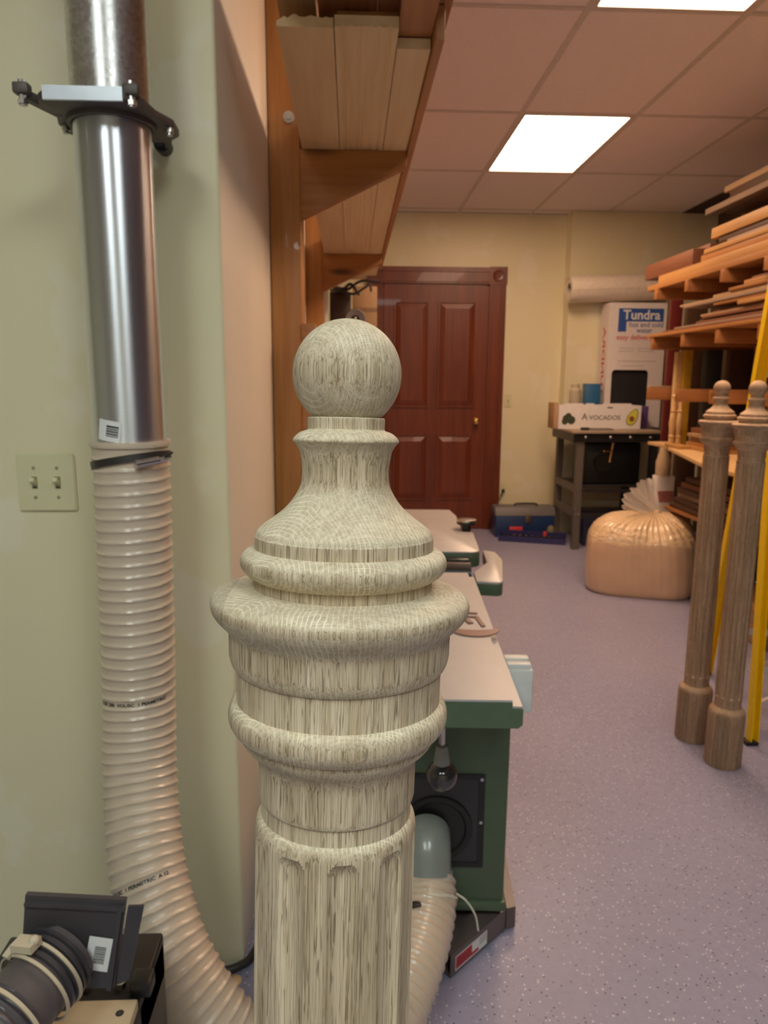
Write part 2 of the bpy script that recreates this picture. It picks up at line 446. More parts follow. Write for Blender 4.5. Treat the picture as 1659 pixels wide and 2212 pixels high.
# ceiling lights
for (lx, ly), k in LIGHT_CELLS.items():
    if k == 'w':
        lab = ('rectangular recessed ceiling light panel over the middle of the room' if ly > 3 else
               'rectangular recessed ceiling light panel cut by the top edge of the photo' if ly > 1 else 'recessed ceiling light panel above and right of the camera')
    else:
        lab = 'recessed ceiling light panel over the bay behind the camera, ' + ('right one' if lx > -0.5 else 'left one')
    t = thing('ceiling_light', lab, 'ceiling light', (lx+0.3175, ly+0.56, ZC-0.004), 0, 'recessed light panels')
    a, b, c, d = lx+0.014, lx+0.621, ly+0.014, ly+1.106
    fr = MB()
    for q in ((a, b, c, c+0.014), (a, b, d-0.014, d), (a, a+0.014, c+0.014, d-0.014), (b-0.014, b, c+0.014, d-0.014)):
        fr.box(*q, ZC-0.004, ZC+0.02)
    fr.build('frame', M_TBAR, t, smooth=0)
    em = MATS.get('lamp_'+k) or emit('lamp_'+k, WARM if k == 'w' else COOL, WARM_POWER if k == 'w' else COOL_POWER)
    MB().box(a+0.0145, b-0.0145, c+0.0145, d-0.0145, ZC+0.004, ZC+0.012).build('diffuser', em, t, smooth=0)

# walls
WX = -0.252
bm = bmesh.new(); bmesh.ops.create_cube(bm, size=1)
for v_ in bm.verts: v_.co = V(((-3.5+WX)/2+v_.co.x*(WX+3.5), (1.5+BACK)/2+v_.co.y*(BACK-1.5), ZC/2+v_.co.z*ZC))
ed = [e for e in bm.edges if all(abs(v_.co.x-WX) < 1e-4 and abs(v_.co.y-1.5) < 1e-4 for v_ in e.verts)]
bmesh.ops.bevel(bm, geom=ed, offset=0.008, segments=4, affect='EDGES', profile=0.5)
wl = struct(MB().frombm(bm).build('wall_left', M_WALL, smooth=30))
wl.data.materials.append(plain('pinkish_cream_face', (0.88, 0.79, 0.65), 0.45, var=0.02, scale=3.0, bump=0.0))
for p_ in wl.data.polygons:
    if p_.normal.x > 0.9: p_.material_index = 1  # this face takes a pinker, lighter cream than the rest
struct(MB().box(WX, 3.3, BACK, BACK+0.1, 0, ZC).build('wall_back', M_WALL, smooth=0))
struct(MB().box(1.885, 3.15, 6.45, BACK, 0, ZC).build('wall_back_chase', M_WALL, smooth=0))
M_WALLR = plain('shaded_wall_brown', (0.10, 0.06, 0.04), 0.7)  # low light on the rack side is put into this dark colour
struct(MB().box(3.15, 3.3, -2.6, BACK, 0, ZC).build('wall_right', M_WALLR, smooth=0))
struct(MB().box(-3.6, -3.5, -2.6, 1.5, 0, ZC).build('wall_left_far', M_WALL, smooth=0))
struct(MB().box(-3.6, 3.3, -2.7, -2.6, 0, ZC).build('wall_front', M_WALL, smooth=0))

# door
door = struct(MB().box(0.29, 1.195, 6.565, 6.598, 0.005, 2.17).build('door_1', M_DOOR, smooth=0))
PX = [(0.375, 0.69), (0.765, 1.105)]; PZ = [(0.275, 0.875), (1.115, 2.04)]
for a, b in PX:
    for c, d in PZ:
        # raised and fielded panel in a sunk frame
        e = 0.018; y = 6.565
        fr = MB()
        fr.box(a, b, y-0.012, y, c, c+e).box(a, b, y-0.012, y, d-e, d).box(a, a+e, y-0.012, y, c+e, d-e).box(b-e, b, y-0.012, y, c+e, d-e)
        fr.build('panel_moulding', M_DOOR, door, smooth=0)
        g = 0.045
        vs = [(a+e, y-0.001, c+e), (b-e, y-0.001, c+e), (b-e, y-0.001, d-e), (a+e, y-0.001, d-e),
              (a+e+g, y-0.013, c+e+g), (b-e-g, y-0.013, c+e+g), (b-e-g, y-0.013, d-e-g), (a+e+g, y-0.013, d-e-g)]
        MB().add(vs, [(4, 5, 6, 7), (0, 1, 5, 4), (1, 2, 6, 5), (2, 3, 7, 6), (3, 0, 4, 7)]).build('door_panel', M_DOOR, door, smooth=0)
MB().cyl((1.125, 6.565, 0.995), (1.125, 6.553, 0.995), 0.030).lathe([(0, 0.011), (0.02, 0.011), (0.028, 0.024), (0.045, 0.028), (0.058, 0.022), (0.062, 0.004)], (1.125, 6.555, 0.995), (0, -1, 0), 24).build('door_knob', M_BRASS, door)
tr = struct(MB().box(1.215, 1.36, 6.555, 6.598, 0, 2.18).box(1.235, 1.262, 6.547, 6.556, 0, 2.18).box(1.312, 1.34, 6.547, 6.556, 0, 2.18)
            .box(0.14, 0.275, 6.555, 6.598, 0, 2.18).box(0.14, 1.215, 6.555, 6.598, 2.185, 2.325)
            .box(0.14, 1.215, 6.546, 6.556, 2.20, 2.225).box(0.14, 1.215, 6.546, 6.556, 2.285, 2.31)
            .box(0.275, 0.29, 6.575, 6.598, 0, 2.18).box(1.195, 1.215, 6.575, 6.598, 0, 2.18).box(0.275, 1.215, 6.575, 6.598, 2.17, 2.186)
            .build('trim_2', M_DOOR, smooth=0))
MB().box(1.212, 1.365, 6.545, 6.598, 2.18, 2.33).lathe([(0, 0.05), (0.008, 0.046), (0.003, 0.03), (0.003, 0.018), (0.009, 0.012)], (1.288, 6.545, 2.255), (0, -1, 0), 28).build('corner_block', M_DOOR, tr)

# wall plates
def plate(name, x, z, y, wd, ht, toggles, label, cat='light switch'):
    t = thing(name, label, cat, (x, y, z-ht/2))
    bm = bmesh.new(); bmesh.ops.create_cube(bm, size=1)
    for v_ in bm.verts: v_.co = V((x+v_.co.x*wd, y-0.003+v_.co.y*0.006, z+v_.co.z*ht))
    bmesh.ops.bevel(bm, geom=bm.edges[:], offset=0.0025, segments=3, affect='EDGES')
    MB().frombm(bm).build('cover_plate', M_IVORY, t)
    for dx in toggles:
        if 'outlet' in name:
            MB().bbox(x-0.016, x+0.016, y-0.0085, y-0.006, z-0.034, z-0.008, 0.001).bbox(x-0.016, x+0.016, y-0.0085, y-0.006, z+0.008, z+0.034, 0.001).build('socket', M_IVORY, t)
            MB().box(x-0.006, x-0.004, y-0.009, y-0.0083, z-0.026, z-0.016).box(x+0.004, x+0.006, y-0.009, y-0.0083, z-0.026, z-0.016).build('slots', M_INK, t)
        else:
            MB().box(x+dx-0.0055, x+dx+0.0055, y-0.0068, y-0.0055, z-0.0125, z+0.0125).build('toggle_slot', plain('slot_shadow_olive', (0.30, 0.28, 0.15), 0.5), t, smooth=0)
            tg = MB(); u0 = V((x+dx, y-0.004, z-0.002)); tg.beam(u0, u0+V((0, -0.017, 0.010)), 0.008, 0.009, (1, 0, 0))
            tg.build('toggle', M_IVORY, t, smooth=0)
            MB().box(x+dx-0.004, x+dx+0.004, y-0.0072, y-0.0066, z-0.011, z-0.008).build('off_mark', M_INK, t, smooth=0)
            for dz in (0.030, -0.030):
                MB().cyl((x+dx, y-0.0055, z+dz), (x+dx, y-0.0075, z+dz), 0.0034, n=14).build('screw', M_STEEL, t)
    return t
plate('light_switch', -0.619, 1.1415, 1.499, 0.116, 0.118, (-0.023, 0.023), 'ivory double toggle switch plate on the pale wall left of the metal duct')
plate('light_switch', 1.420, 1.18, 6.5985, 0.07, 0.114, (0,), 'small ivory single switch plate right of the brown door')
o_ = plate('power_outlet', 1.400, 0.375, 6.5985, 0.07, 0.114, (0,), 'ivory power outlet low on the wall right of the door, cord plugged in', 'outlet')
plug = MB().bbox(1.388, 1.412, 6.565, 6.59, 0.345, 0.372, 0.003)
plug.tube(catmull([(1.395, 6.57, 0.345), (1.375, 6.57, 0.30), (1.33, 6.52, 0.22), (1.27, 6.49, 0.10), (1.25, 6.47, 0.02)], 6), 0.004, 8)
tag(plug.build('plugged_cord', M_BLACK, o_), 'thin black plugged-in cord')

# ================================================================ NEWEL POSTS
H0 = 1.356                                   # height of the ball centre
fin = [(-0.0225, 0.0150), (-0.0226, 0.0200), (-0.0232, 0.0204), (-0.0286, 0.0204), (-0.0292, 0.0208), (-0.0300, 0.0232), (-0.0312, 0.0254),
       (-0.0332, 0.0274), (-0.0345, 0.0281), (-0.0352, 0.0281), (-0.0365, 0.0268), (-0.0385, 0.0255), (-0.0403, 0.0246), (-0.0464, 0.0234),
       (-0.0526, 0.0231), (-0.0593, 0.0242), (-0.0659, 0.0278), (-0.0710, 0.0321), (-0.0750, 0.0368), (-0.0790, 0.0424), (-0.0825, 0.0463),
       (-0.0852, 0.0476), (-0.0856, 0.0478), (-0.0918, 0.0479), (-0.0920, 0.0488), (-0.0932, 0.0520), (-0.0955, 0.0544), (-0.0985, 0.0554), (-0.1015, 0.0550),
       (-0.1042, 0.0532), (-0.1062, 0.0508), (-0.1075, 0.0485), (-0.1078, 0.0479), (-0.1132, 0.0478)]
bod = [(-0.1130, 0.0500), (-0.1134, 0.0560), (-0.1144, 0.0620), (-0.1160, 0.0662), (-0.1182, 0.0687), (-0.1210, 0.0696), (-0.1240, 0.0692), (-0.1272, 0.0676),
       (-0.1302, 0.0650), (-0.1335, 0.0618), (-0.1352, 0.0604), (-0.1375, 0.0598), (-0.1480, 0.0596), (-0.1520, 0.0588), (-0.1548, 0.0574), (-0.1560, 0.0563),
       (-0.1562, 0.0556), (-0.1740, 0.0554), (-0.1746, 0.0560), (-0.1760, 0.0580), (-0.1790, 0.0594), (-0.1825, 0.0598), (-0.1860, 0.0592), (-0.1890, 0.0574),
       (-0.1915, 0.0548), (-0.1922, 0.0536), (-0.1952, 0.0530), (-0.1985, 0.0506), (-0.1990, 0.0500), (-0.2000, 0.0482), (-0.2020, 0.0460), (-0.2060, 0.0442), (-0.2120, 0.0434),
       (-0.2270, 0.0433), (-0.2296, 0.0428), (-0.2304, 0.0421), (-0.2306, 0.0416), (-0.2392, 0.0416), (-0.2400, 0.0422), (-0.2412, 0.0432), (-0.2436, 0.0442), (-0.2470, 0.0447)]
def refine(pr, n=3, sharp=0.0009):
    """keep corners, add rounding points on smooth stretches"""
    P_ = [V((a, b)) for a, b in pr]; out = []
    def turn(i):
        if i <= 0 or i >= len(P_)-1: return 999
        a = P_[i]-P_[i-1]; b = P_[i+1]-P_[i]
        if a.length < 1e-6 or b.length < 1e-6: return 999
        return abs(math.degrees(a.angle(b)))
    for i in range(len(P_)-1):
        out.append(P_[i]); t0, t1 = turn(i), turn(i+1)
        if (t0 < 46 or t1 < 46) and (P_[i+1]-P_[i]).length < 0.008:
            p1, p2 = P_[i], P_[i+1]
            p0 = P_[i-1] if t0 < 46 else p1*2-p2
            p3 = P_[i+2] if t1 < 46 and i+2 < len(P_) else p2*2-p1
            # centripetal spacing keeps uneven points from overshooting
            d1 = max((p2-p1).length, 1e-6); m1 = (p2-p0)/max((p1-p0).length+d1, 1e-6)*d1; m2 = (p3-p1)/max((p3-p2).length+d1, 1e-6)*d1
            for k in range(1, n+1):
                t = k/(n+1)
                out.append((2*t**3-3*t*t+1)*p1+(t**3-2*t*t+t)*m1+(-2*t**3+3*t*t)*p2+(t**3-t*t)*m2)
    out.append(P_[-1])
    return [(p.x, p.y) for p in out]
NEWEL_TOP = [(-1.10, 0)]
def newel():
    root = bpy.data.objects.new('newel_post', None); COL.objects.link(root)
    ROOTM[root.name] = Matrix.Identity(4)
    N = 120
    # finial: its origin is the ball centre
    fb = MB()
    ballp = [(0.02863*sin(a), 0.02863*cos(a)) for a in [pi/2 - (pi/2+0.905)*i/40 for i in range(0, 41)]]
    ballp[0] = (0.02863, 0.00001)
    fb.lathe(ballp+refine(fin), (0, 0, 0), (0, 0, 1), N)
    f = fb.build('finial', M_OAK, root, 32, local=True); f.location = (0, 0, H0)
    # body: turned collar, fluted shaft, base block
    prof = [(H0+t, r) for t, r in refine(bod)]
    cb = MB().lathe(prof, n=N, cap=True)
    c_ = cb.build('collar', M_OAK, root, 32, local=True)
    ztop, zbot = H0-0.2470, 0.262
    nfl = 10; seg = 24*nfl
    rows = [ztop + 0.0070*(1-i/14) for i in range(15)] + [ztop-0.0006*i for i in range(1, 26)] + [ztop-0.016-0.02*i for i in range(0, 500) if ztop-0.016-0.02*i > zbot+0.03]
    rows += [zbot+0.02-0.001*i for i in range(0, 21)] + [zbot-0.008]
    phw = radians(10.4); D0 = 0.0050; L = 0.0100; apex = ztop+0.0012
    vs = []; fs = []
    def rad(z):
        if z > ztop:
            t = z-H0
            for (a, ra), (b, rb) in zip(bod, bod[1:]):
                if a >= t >= b: return ra+(rb-ra)*(a-t)/(a-b)
            return 0.0416
        return 0.0447+0.0004*(ztop-z)
    for z in rows:
        for k in range(seg):
            a = 2*pi*k/seg; rr = rad(z)
            ph = (a+radians(-97+18+1.0)) % (2*pi/nfl) - pi/nfl
            q = (ph/phw)**2
            sT = apex-z; sB = z-(zbot)
            e = 0.0
            if sT < L: e = ((L-sT)/L)**2 if sT > 0 else 2
            if sB < L: e = ((L-sB)/L)**2 if sB > 0 else 2
            dd = 1-q-e
            if dd > 0: rr -= D0*dd**0.7
            vs.append((rr*cos(a), rr*sin(a), z))
    for j in range(len(rows)-1):
        for k in range(seg):
            p = j*seg; fs.append((p+k, p+(k+1) % seg, p+seg+(k+1) % seg, p+seg+k))
    MB().add(vs, fs).build('fluted_shaft', M_OAK, root, 16, local=True)
    bp = [(0.256, 0.040), (0.254, 0.0440), (0.232, 0.0440), (0.226, 0.0452), (0.222, 0.0490), (0.218, 0.0545), (0.211, 0.0590), (0.203, 0.0612), (0.192, 0.0620), (0.004, 0.0620), (0.0, 0.0600)]
    MB().lathe(bp, n=72).build('base_block', M_OAK, root, 30, local=True)
    return root
nw = newel()
# main post: leans a little back and to the left
def tilt(ts, tb):
    a = V((tan(radians(ts)), tan(radians(tb)), 1)).normalized()
    q = V((0, 0, 1)).rotation_difference(a); return a, q
c0 = V((-0.0020, 0.390, 1.3530))
a0, _ = tilt(1.75, 4.0)
aB, qB = tilt(1.45, 4.0); aF, qF = tilt(1.10, 4.0)
Q = c0 + a0*(-0.120)
root_p = Q + aB*(-(H0-0.120))
root_p = root_p
nw.rotation_mode = 'QUATERNION'; nw.rotation_quaternion = qB
nw.location = root_p
tag(nw, 'large pale raw oak newel post with ball finial, in the foreground centre', 'newel post', 'turned oak newel posts')
far1 = copy_tree(nw); far2 = copy_tree(nw)
for f_, (x, y, rz), lb in ((far1, (1.313, 2.555, 0.4), 'small oak newel post with dim warm light tinted in, left one of the pair standing by the yellow ladder'),
                           (far2, (1.336, 2.365, 0.9), 'small oak newel post with dim warm light tinted in, right one of the pair, nearest the yellow ladder')):
    f_.rotation_mode = 'XYZ'; f_.rotation_euler = (0, 0, rz); f_.location = (x, y, 0.0); f_.scale = (1.0, 1.0, 0.981); f_['label'] = lb
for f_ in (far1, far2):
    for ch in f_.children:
        ch.material_slots[0].link = 'OBJECT'; ch.material_slots[0].material = M_OAKDIM  # far posts: same oak, with their dim warm light tinted into the colour
# the glued-on finial of the main post stands a hair more upright than its shaft
fobj = [o for o in nw.children if o.name.startswith('finial')][0]
loc = qB.inverted() @ (c0-root_p)
fobj.location = loc; fobj.rotation_mode = 'QUATERNION'; fobj.rotation_quaternion = qB.inverted() @ qF
# lift so the leaning base just touches the floor
low = min((qB @ V((0.062*cos(a), 0.062*sin(a), 0.0)) + root_p).z for a in [2*pi*i/90 for i in range(90)])
[o for o in nw.children if o.name.startswith('base_block')][0].location = (0, 0, 0.0045)

# ================================================================ METAL DUCT AND BLAST GATE
DX, DY, DR = -0.398, 1.33, 0.0635
duct = thing('metal_duct', 'vertical round metal dust duct on the pale wall, galvanized above, smooth below', 'duct', (DX, DY, 1.20))
MB().lathe([(1.795, DR-0.003), (1.797, DR), (ZC+0.0, DR), (ZC+0.0, DR-0.003)], (DX, DY, 0), n=64).build('galvanized_pipe', M_GALV, duct)
tag(MB().lathe([(1.205, DR-0.003), (1.205, DR-0.001), (1.770, DR-0.001), (1.772, DR-0.004)], (DX, DY, 0), n=64).build('smooth_pipe', M_DUCT, duct), 'smooth bright lower pipe')
# barcode sticker wrapped on the pipe
def on_pipe(x, y, a0, z0, rot=0.0, r=DR+0.0002):
    xx = x*cos(rot)-y*sin(rot); yy = x*sin(rot)+y*cos(rot)
    a = a0 + xx/DR
    return (DX+r*sin(a), DY-r*cos(a), z0+yy)
def grid(nx, ny, wd, ht, fn):
    m_ = MB(); vs = [fn(-wd/2+wd*i/nx, -ht/2+ht*j/ny) for j in range(ny+1) for i in range(nx+1)]
    return m_.add(vs, [(j*(nx+1)+i, j*(nx+1)+i+1, (j+1)*(nx+1)+i+1, (j+1)*(nx+1)+i) for j in range(ny) for i in range(nx)])
sa = -0.26; sz = 1.262; sr = -0.16
st = grid(8, 4, 0.042, 0.036, lambda x, y: on_pipe(x, y, sa, sz, sr)).build('sticker', M_PAPER, duct)
bars = MB()
for k, (a, b) in enumerate([(0.000, 0.0012), (0.0022, 0.0028), (0.0036, 0.0058), (0.0066, 0.0072), (0.0080, 0.0102), (0.011, 0.0116), (0.0124, 0.0140), (0.0150, 0.0156), (0.0162, 0.0190)]):
    bars.add(grid(4, 1, 0.022, b-a, lambda x, y: on_pipe(x+0.006, y-0.0095+(a+b)/2, sa, sz, sr, DR+0.0005)).v, [(0, 1, 6, 5), (1, 2, 7, 6), (2, 3, 8, 7), (3, 4, 9, 8)])
bars.build('barcode', M_INK, duct, smooth=0)

M_GATE = plain('gate_casting', (0.11, 0.09, 0.08), 0.5, metal=0.2)
gp = [(-0.470, 1.225), (-0.346, 1.225), (-0.338, 1.238), (-0.324, 1.255), (-0.318, 1.300), (-0.300, 1.345), (-0.302, 1.395), (-0.330, 1.43), (-0.47, 1.43), (-0.495, 1.39), (-0.492, 1.345), (-0.478, 1.300), (-0.490, 1.262), (-0.482, 1.240)]
bmx = MB().prism(gp, 1.771, 1.783, 'XYZ', bev=0.0015)
gate = tag(bmx.build('blast_gate', M_GATE, duct), 'dark blast gate with a pale front edge and corner bolts')
MB().box(-0.468, -0.348, 1.2205, 1.2255, 1.768, 1.788).build('slide_edge', plain('pale_aluminium_edge', (0.70, 0.76, 0.84), 0.3, metal=0.3), gate, smooth=0)
MB().lathe([(1.7715, DR+0.001), (1.7715, DR+0.008), (1.763, DR+0.008), (1.763, DR+0.001)], (DX, DY, 0), n=48, cap=False).build('collar_ring', M_GATE, gate)
for ex, ey in ((-0.505, 1.240), (-0.338, 1.236)):
    MB().bbox(ex-0.012, ex+0.012, ey-0.010, ey+0.010, 1.780, 1.796, 0.003).build('ear', M_GATE, gate)
    MB().cyl((ex, ey, 1.764), (ex, ey, 1.801), 0.0055, n=10).cyl((ex, ey, 1.766), (ex, ey, 1.773), 0.008, n=6).build('bolt', M_STEEL, gate)
MB().beam((-0.505, 1.245, 1.782), (-0.474, 1.305, 1.777), 0.012, 0.014).build('ear_arm', M_GATE, gate, smooth=0)
for ex, ey in ((-0.480, 1.345), (-0.307, 1.345)):
    MB().cyl((ex, ey, 1.757), (ex, ey, 1.772), 0.005, n=10).cyl((ex, ey, 1.762), (ex, ey, 1.768), 0.0075, n=6).build('bolt', M_STEEL, gate)
MB().beam((-0.312, 1.36, 1.774), (-0.342, 1.478, 1.778), 0.012, 0.010).build('stay_arm', M_GATE, gate, smooth=0)
MB().cyl((-0.352, 1.470, 1.782), (-0.352, 1.4995, 1.782), 0.015, n=24).cyl((-0.352, 1.462, 1.782), (-0.352, 1.470, 1.782), 0.009, n=6).build('wall_foot', M_DARK, gate)

# ================================================================ CORRUGATED DUST HOSE
hp = [(-0.397, 1.330, 1.240), (-0.399, 1.330, 1.10), (-0.403, 1.328, 0.90), (-0.406, 1.322, 0.74), (-0.400, 1.285, 0.60), (-0.368, 1.20, 0.46), (-0.300, 1.115, 0.335),
      (-0.190, 1.07, 0.215), (-0.06, 1.09, 0.125), (0.055, 1.20, 0.115), (0.128, 1.335, 0.150), (0.165, 1.44, 0.182), (0.172, 1.50, 0.212)]
hc = resample(catmull(hp, 40), 0.00265)
PITCH = 0.0212; HR = 0.0655
def ridge(d, a):
    f = ((d/PITCH) - a/(2*pi)) % 1.0
    f = min(f, 1-f)*PITCH
    return 0.0034*math.exp(-(f/0.0030)**2)
M_HOSE = plain('beige_translucent_hose', (0.64, 0.53, 0.41), 0.32, var=0.03, coat=0.25)
M_HOSE.node_tree.nodes['Principled BSDF'].inputs['Subsurface Weight'].default_value = 0.0
hose = thing('dust_hose', 'long beige ribbed dust hose hanging from the metal duct and curving behind the big newel', 'hose', (-0.397, 1.33, 0.05))
MB().tube(hc, HR, 56, rf=ridge).build('ribbed_wall', M_HOSE, hose, smooth=60)
MB().lathe([(1.232, HR-0.003), (1.232, HR+0.004), (1.237, HR+0.005), (1.242, HR+0.004), (1.242, HR-0.003)], (-0.397, 1.33, 0), n=56, cap=False).build('cuff_lip', M_HOSE, hose)
# worm clamp, slightly tilted
def tilted_ring(c, ax, r0, r1, h, n=56):
    return MB().lathe([(-h/2, r0), (-h/2, r1), (h/2, r1), (h/2, r0)], c, ax, n, cap=False)
cax = V((-0.16, 0.10, 1)).normalized()
tilted_ring((-0.397, 1.33, 1.206), cax, HR+0.0005, HR+0.0045, 0.013).build('hose_clamp', M_DARK, hose); clamp = tag([o for o in hose.children if o.name.startswith('hose_clamp')][0], 'dark steel worm-drive clamp')
u = V((sin(0.62), -cos(0.62), 0)); tg = V((cos(0.62), sin(0.62), 0.12)).normalized()
cc = V((-0.397, 1.33, 1.208))+u*(HR+0.010)
MB().cyl(cc-tg*0.020, cc+tg*0.022, 0.0075, n=14).cyl(cc+tg*0.022, cc+tg*0.034, 0.0055, n=6).build('screw_housing', M_STEEL, clamp)
MB().beam(cc+tg*0.030+V((0, 0, .004)), cc+tg*0.046+V((0, 0, .010)), 0.012, 0.003).build('band_tail', M_DARK, clamp, smooth=0)
# printed line on the hose, following the winding
def hose_text(txt, turn, size, width):
    """lettering laid in the groove of the given turn, facing the room"""
    u, v = frame((hc[1]-hc[0]).normalized()); fr_ = []; dist = 0
    for i, p in enumerate(hc):
        d = (hc[min(i+1, len(hc)-1)]-hc[max(i-1, 0)]).normalized()
        u = (u-d*u.dot(d)).normalized(); v = d.cross(u)
        if i: dist += (p-hc[i-1]).length
        fr_.append((dist, p, u.copy(), v.copy(), d))
    k = min(range(len(fr_)), key=lambda q: abs(fr_[q][0]-turn*PITCH)); _, p, u, v, d = fr_[k]
    right_ = d.cross(V((0, -1, 0))).normalized(); right_ = right_ if right_.x > 0 else -right_
    face = right_.cross(d).normalized(); face = face if face.y < 0 else -face
    a0 = atan2(face.dot(v), face.dot(u)); sg = 1 if (u*cos(a0+0.1)+v*sin(a0+0.1)).dot(right_) > 0 else -1
    def fn(x, y, z):
        a = a0+sg*(x*width/HR+0.05)
        dd = (turn+0.5+(a-a0)/(2*pi)+a0/(2*pi))*PITCH - y
        i = max(0, min(len(fr_)-2, int(dd/0.00265))); t = dd/0.00265-i
        _, p0, u0, v0, _ = fr_[i]; _, p1, u1, v1, _ = fr_[i+1]
        c = p0.lerp(p1, t); return c+(u0*cos(a)+v0*sin(a))*(HR+0.0009)
    text_mb(txt, size, 0.0003, fn).build('printed_line', M_INK, hose, smooth=0)
hose_text('FLEX 200  VOL/SC  1 PERMETRIC', 22, 0.0095, 1.0)
hose_text('VOL/SC  1 PERMETRIC  A 12', 38, 0.0095, 1.0)

# ================================================================ LEFT FOREGROUND: DUST CHUTE AND BENCH MACHINE
mach = thing('bench_machine', 'tan and black bench machine under the grey dust chute, cut by the bottom edge', 'machine', (-0.34, 0.92, 0.0))
M_TAN = plain('tan_enamel', (0.52, 0.45, 0.31), 0.35)
MB().bbox(-0.52, -0.290, 0.78, 0.868, 0.505, 0.522, 0.003).build('base_casting', M_TAN, mach)
MB().lathe([(0.5221, 0.0005), (0.5221, 0.0055)], (-0.308, 0.845, 0), n=18, cap=False).build('hole', M_INK, mach, smooth=0)
MB().bbox(-0.52, -0.290, 0.87, 1.0, 0.44, 0.513, 0.004).build('rear_casting', M_BLACK, mach)
MB().bbox(-0.305, -0.276, 0.875, 0.904, 0.5135, 0.538, 0.004).build('fence_block', M_BLACK, mach)
for bx in (-0.368, -0.322):
    MB().cyl((bx, 0.895, 0.5135), (bx, 0.895, 0.524), 0.007, n=6).build('bolt', M_STEEL, mach)
MB().bbox(-0.51, -0.29, 0.80, 1.0, 0.0, 0.505, 0.006).build('stand', M_DARK, mach)

chute = thing('dust_chute', 'dark grey plastic dust chute with barcode label and ribbed hose, lower left corner', 'dust chute', (-0.35, 0.86, 0.50))
M_PLAS = plain('charcoal_plastic', (0.058, 0.052, 0.058), 0.38, var=0.1, bump=0.05)
# hood: shallow tray facing the camera, leaning
def hood(p): return p
A, B_, C_, D_ = V((-0.414, 0.84, 0.705)), V((-0.289, 0.84, 0.694)), V((-0.308, 0.832, 0.573)), V((-0.428, 0.832, 0.574))
bk = V((0.0, 0.007, 0.0))
MB().add([A, B_, C_, D_, A+bk, B_+bk, C_+bk, D_+bk], [(0, 1, 2, 3), (7, 6, 5, 4), (0, 4, 5, 1), (1, 5, 6, 2), (2, 6, 7, 3), (3, 7, 4, 0)]).build('hood_panel', M_PLAS, chute, smooth=0)
rim = MB()
rim.beam(A+V((0, -.003, -.010)), B_+V((0, -.003, -.010)), 0.006, 0.005).beam(B_+V((-0.006, -.003, -0.006)), C_+V((-0.006, -.003, 0)), 0.006, 0.004)
rim.build('raised_rim', M_PLAS, chute, smooth=0)
MB().add([B_+V((.001, .004, -.012)), B_+V((.020, .008, -.015)), C_+V((.017, .008, .004)), C_+V((.0005, .004, 0)), B_+V((.001, .007, -.012)), B_+V((.020, .011, -.015)), C_+V((.017, .011, .004)), C_+V((.0005, .007, 0))],
         [(0, 1, 2, 3), (7, 6, 5, 4), (0, 4, 5, 1), (1, 5, 6, 2), (2, 6, 7, 3), (3, 7, 4, 0)]).build('side_flange', M_PLAS, chute, smooth=0)
# label
LU = (B_-A).normalized(); LV = (A-D_).normalized(); LN = LU.cross(LV).normalized(); LN = -LN if LN.y > 0 else LN
lc = A + (B_-A)*0.77 + (D_-A)*0.57
lab = MB(); hw, hh = 0.0150, 0.0235; LU2 = (LU*cos(-0.10)+LV*sin(-0.10)); LV2 = (LV*cos(-0.10)-LU*sin(-0.10))
pt = lambda x, y, k=0.0016: lc+LU2*x+LV2*y+LN*k
lab.add([pt(-hw, -hh), pt(hw, -hh), pt(hw, hh), pt(-hw, hh)], [(0, 1, 2, 3)]); lab.build('barcode_label', M_PAPER, chute, smooth=0)
bars = MB(); yy = -0.0130
for k, t_ in enumerate([1.2, .5, .9, .4, 1.4, .5, .5, 1.0, .4, .7, 1.3, .4, .9, .5, .6, 1.1, .5, 1.2]):
    h_ = 0.00082*t_; bars.add([pt(-0.0055, yy, .002), pt(0.0085, yy, .002), pt(0.0085, yy+h_, .002), pt(-0.0055, yy+h_, .002)], [(0, 1, 2, 3)]); yy += h_+0.0007
bars.build('barcode', M_INK, chute, smooth=0)
# pipe stub and ribbed grey hose toward the camera's left
pa, pb = V((-0.372, 0.845, 0.618)), V((-0.462, 0.640, 0.575))
pd = (pb-pa).normalized()
M_PIPE = plain('grey_brown_plastic', (0.12, 0.10, 0.10), 0.42, var=0.08)
MB().cyl(pa, pa+pd*0.112, 0.0445, n=40).build('outlet_pipe', M_PIPE, chute)
rb = MB()
for k in range(4):
    rb.add(*(lambda q: (q.v, q.f))(MB().lathe([(-0.0035, 0.046), (-0.002, 0.0505), (0.002, 0.0505), (0.0035, 0.046)], pa+pd*(0.012+0.0095*k), pd, 40, cap=False)))
rb.build('collar_ribs', M_PLAS, chute)
M_CLAMP = plain('cream_wire_clamp', (0.62, 0.54, 0.40), 0.35)
for dd in (0.030, 0.052):
    MB().lathe([(-0.002, 0.0505), (-0.002, 0.0528), (0.002, 0.0528), (0.002, 0.0505)], pa+pd*dd, pd, 48, cap=False).build('wire_clamp', M_CLAMP, chute)
cpt = pa+pd*0.038+V((-0.012, -0.01, 0.055))
MB().beam(cpt-V((0.014, -0.004, 0)), cpt+V((0.014, -0.004, 0.003)), 0.020, 0.010).ball(cpt+V((0.010, 0, 0.006)), 0.007, 12).beam(cpt-V((0.016, -0.004, 0.004)), cpt-V((0.022, 0.008, 0.010)), 0.009, 0.006).build('clamp_buckle', M_CLAMP, chute)
hg = resample(catmull([pa+pd*0.085, pa+pd*0.16, pa+pd*0.25+V((0, 0, -0.012)), pa+pd*0.36+V((-.01, .01, -0.06)), pa+pd*0.40+V((-.04, .05, -.16))], 30), 0.0016)
def rid2(d, a):
    f = ((d/0.0105)-a/(2*pi)) % 1; f = min(f, 1-f)
    return 0.004*(1-f*2)**1.0
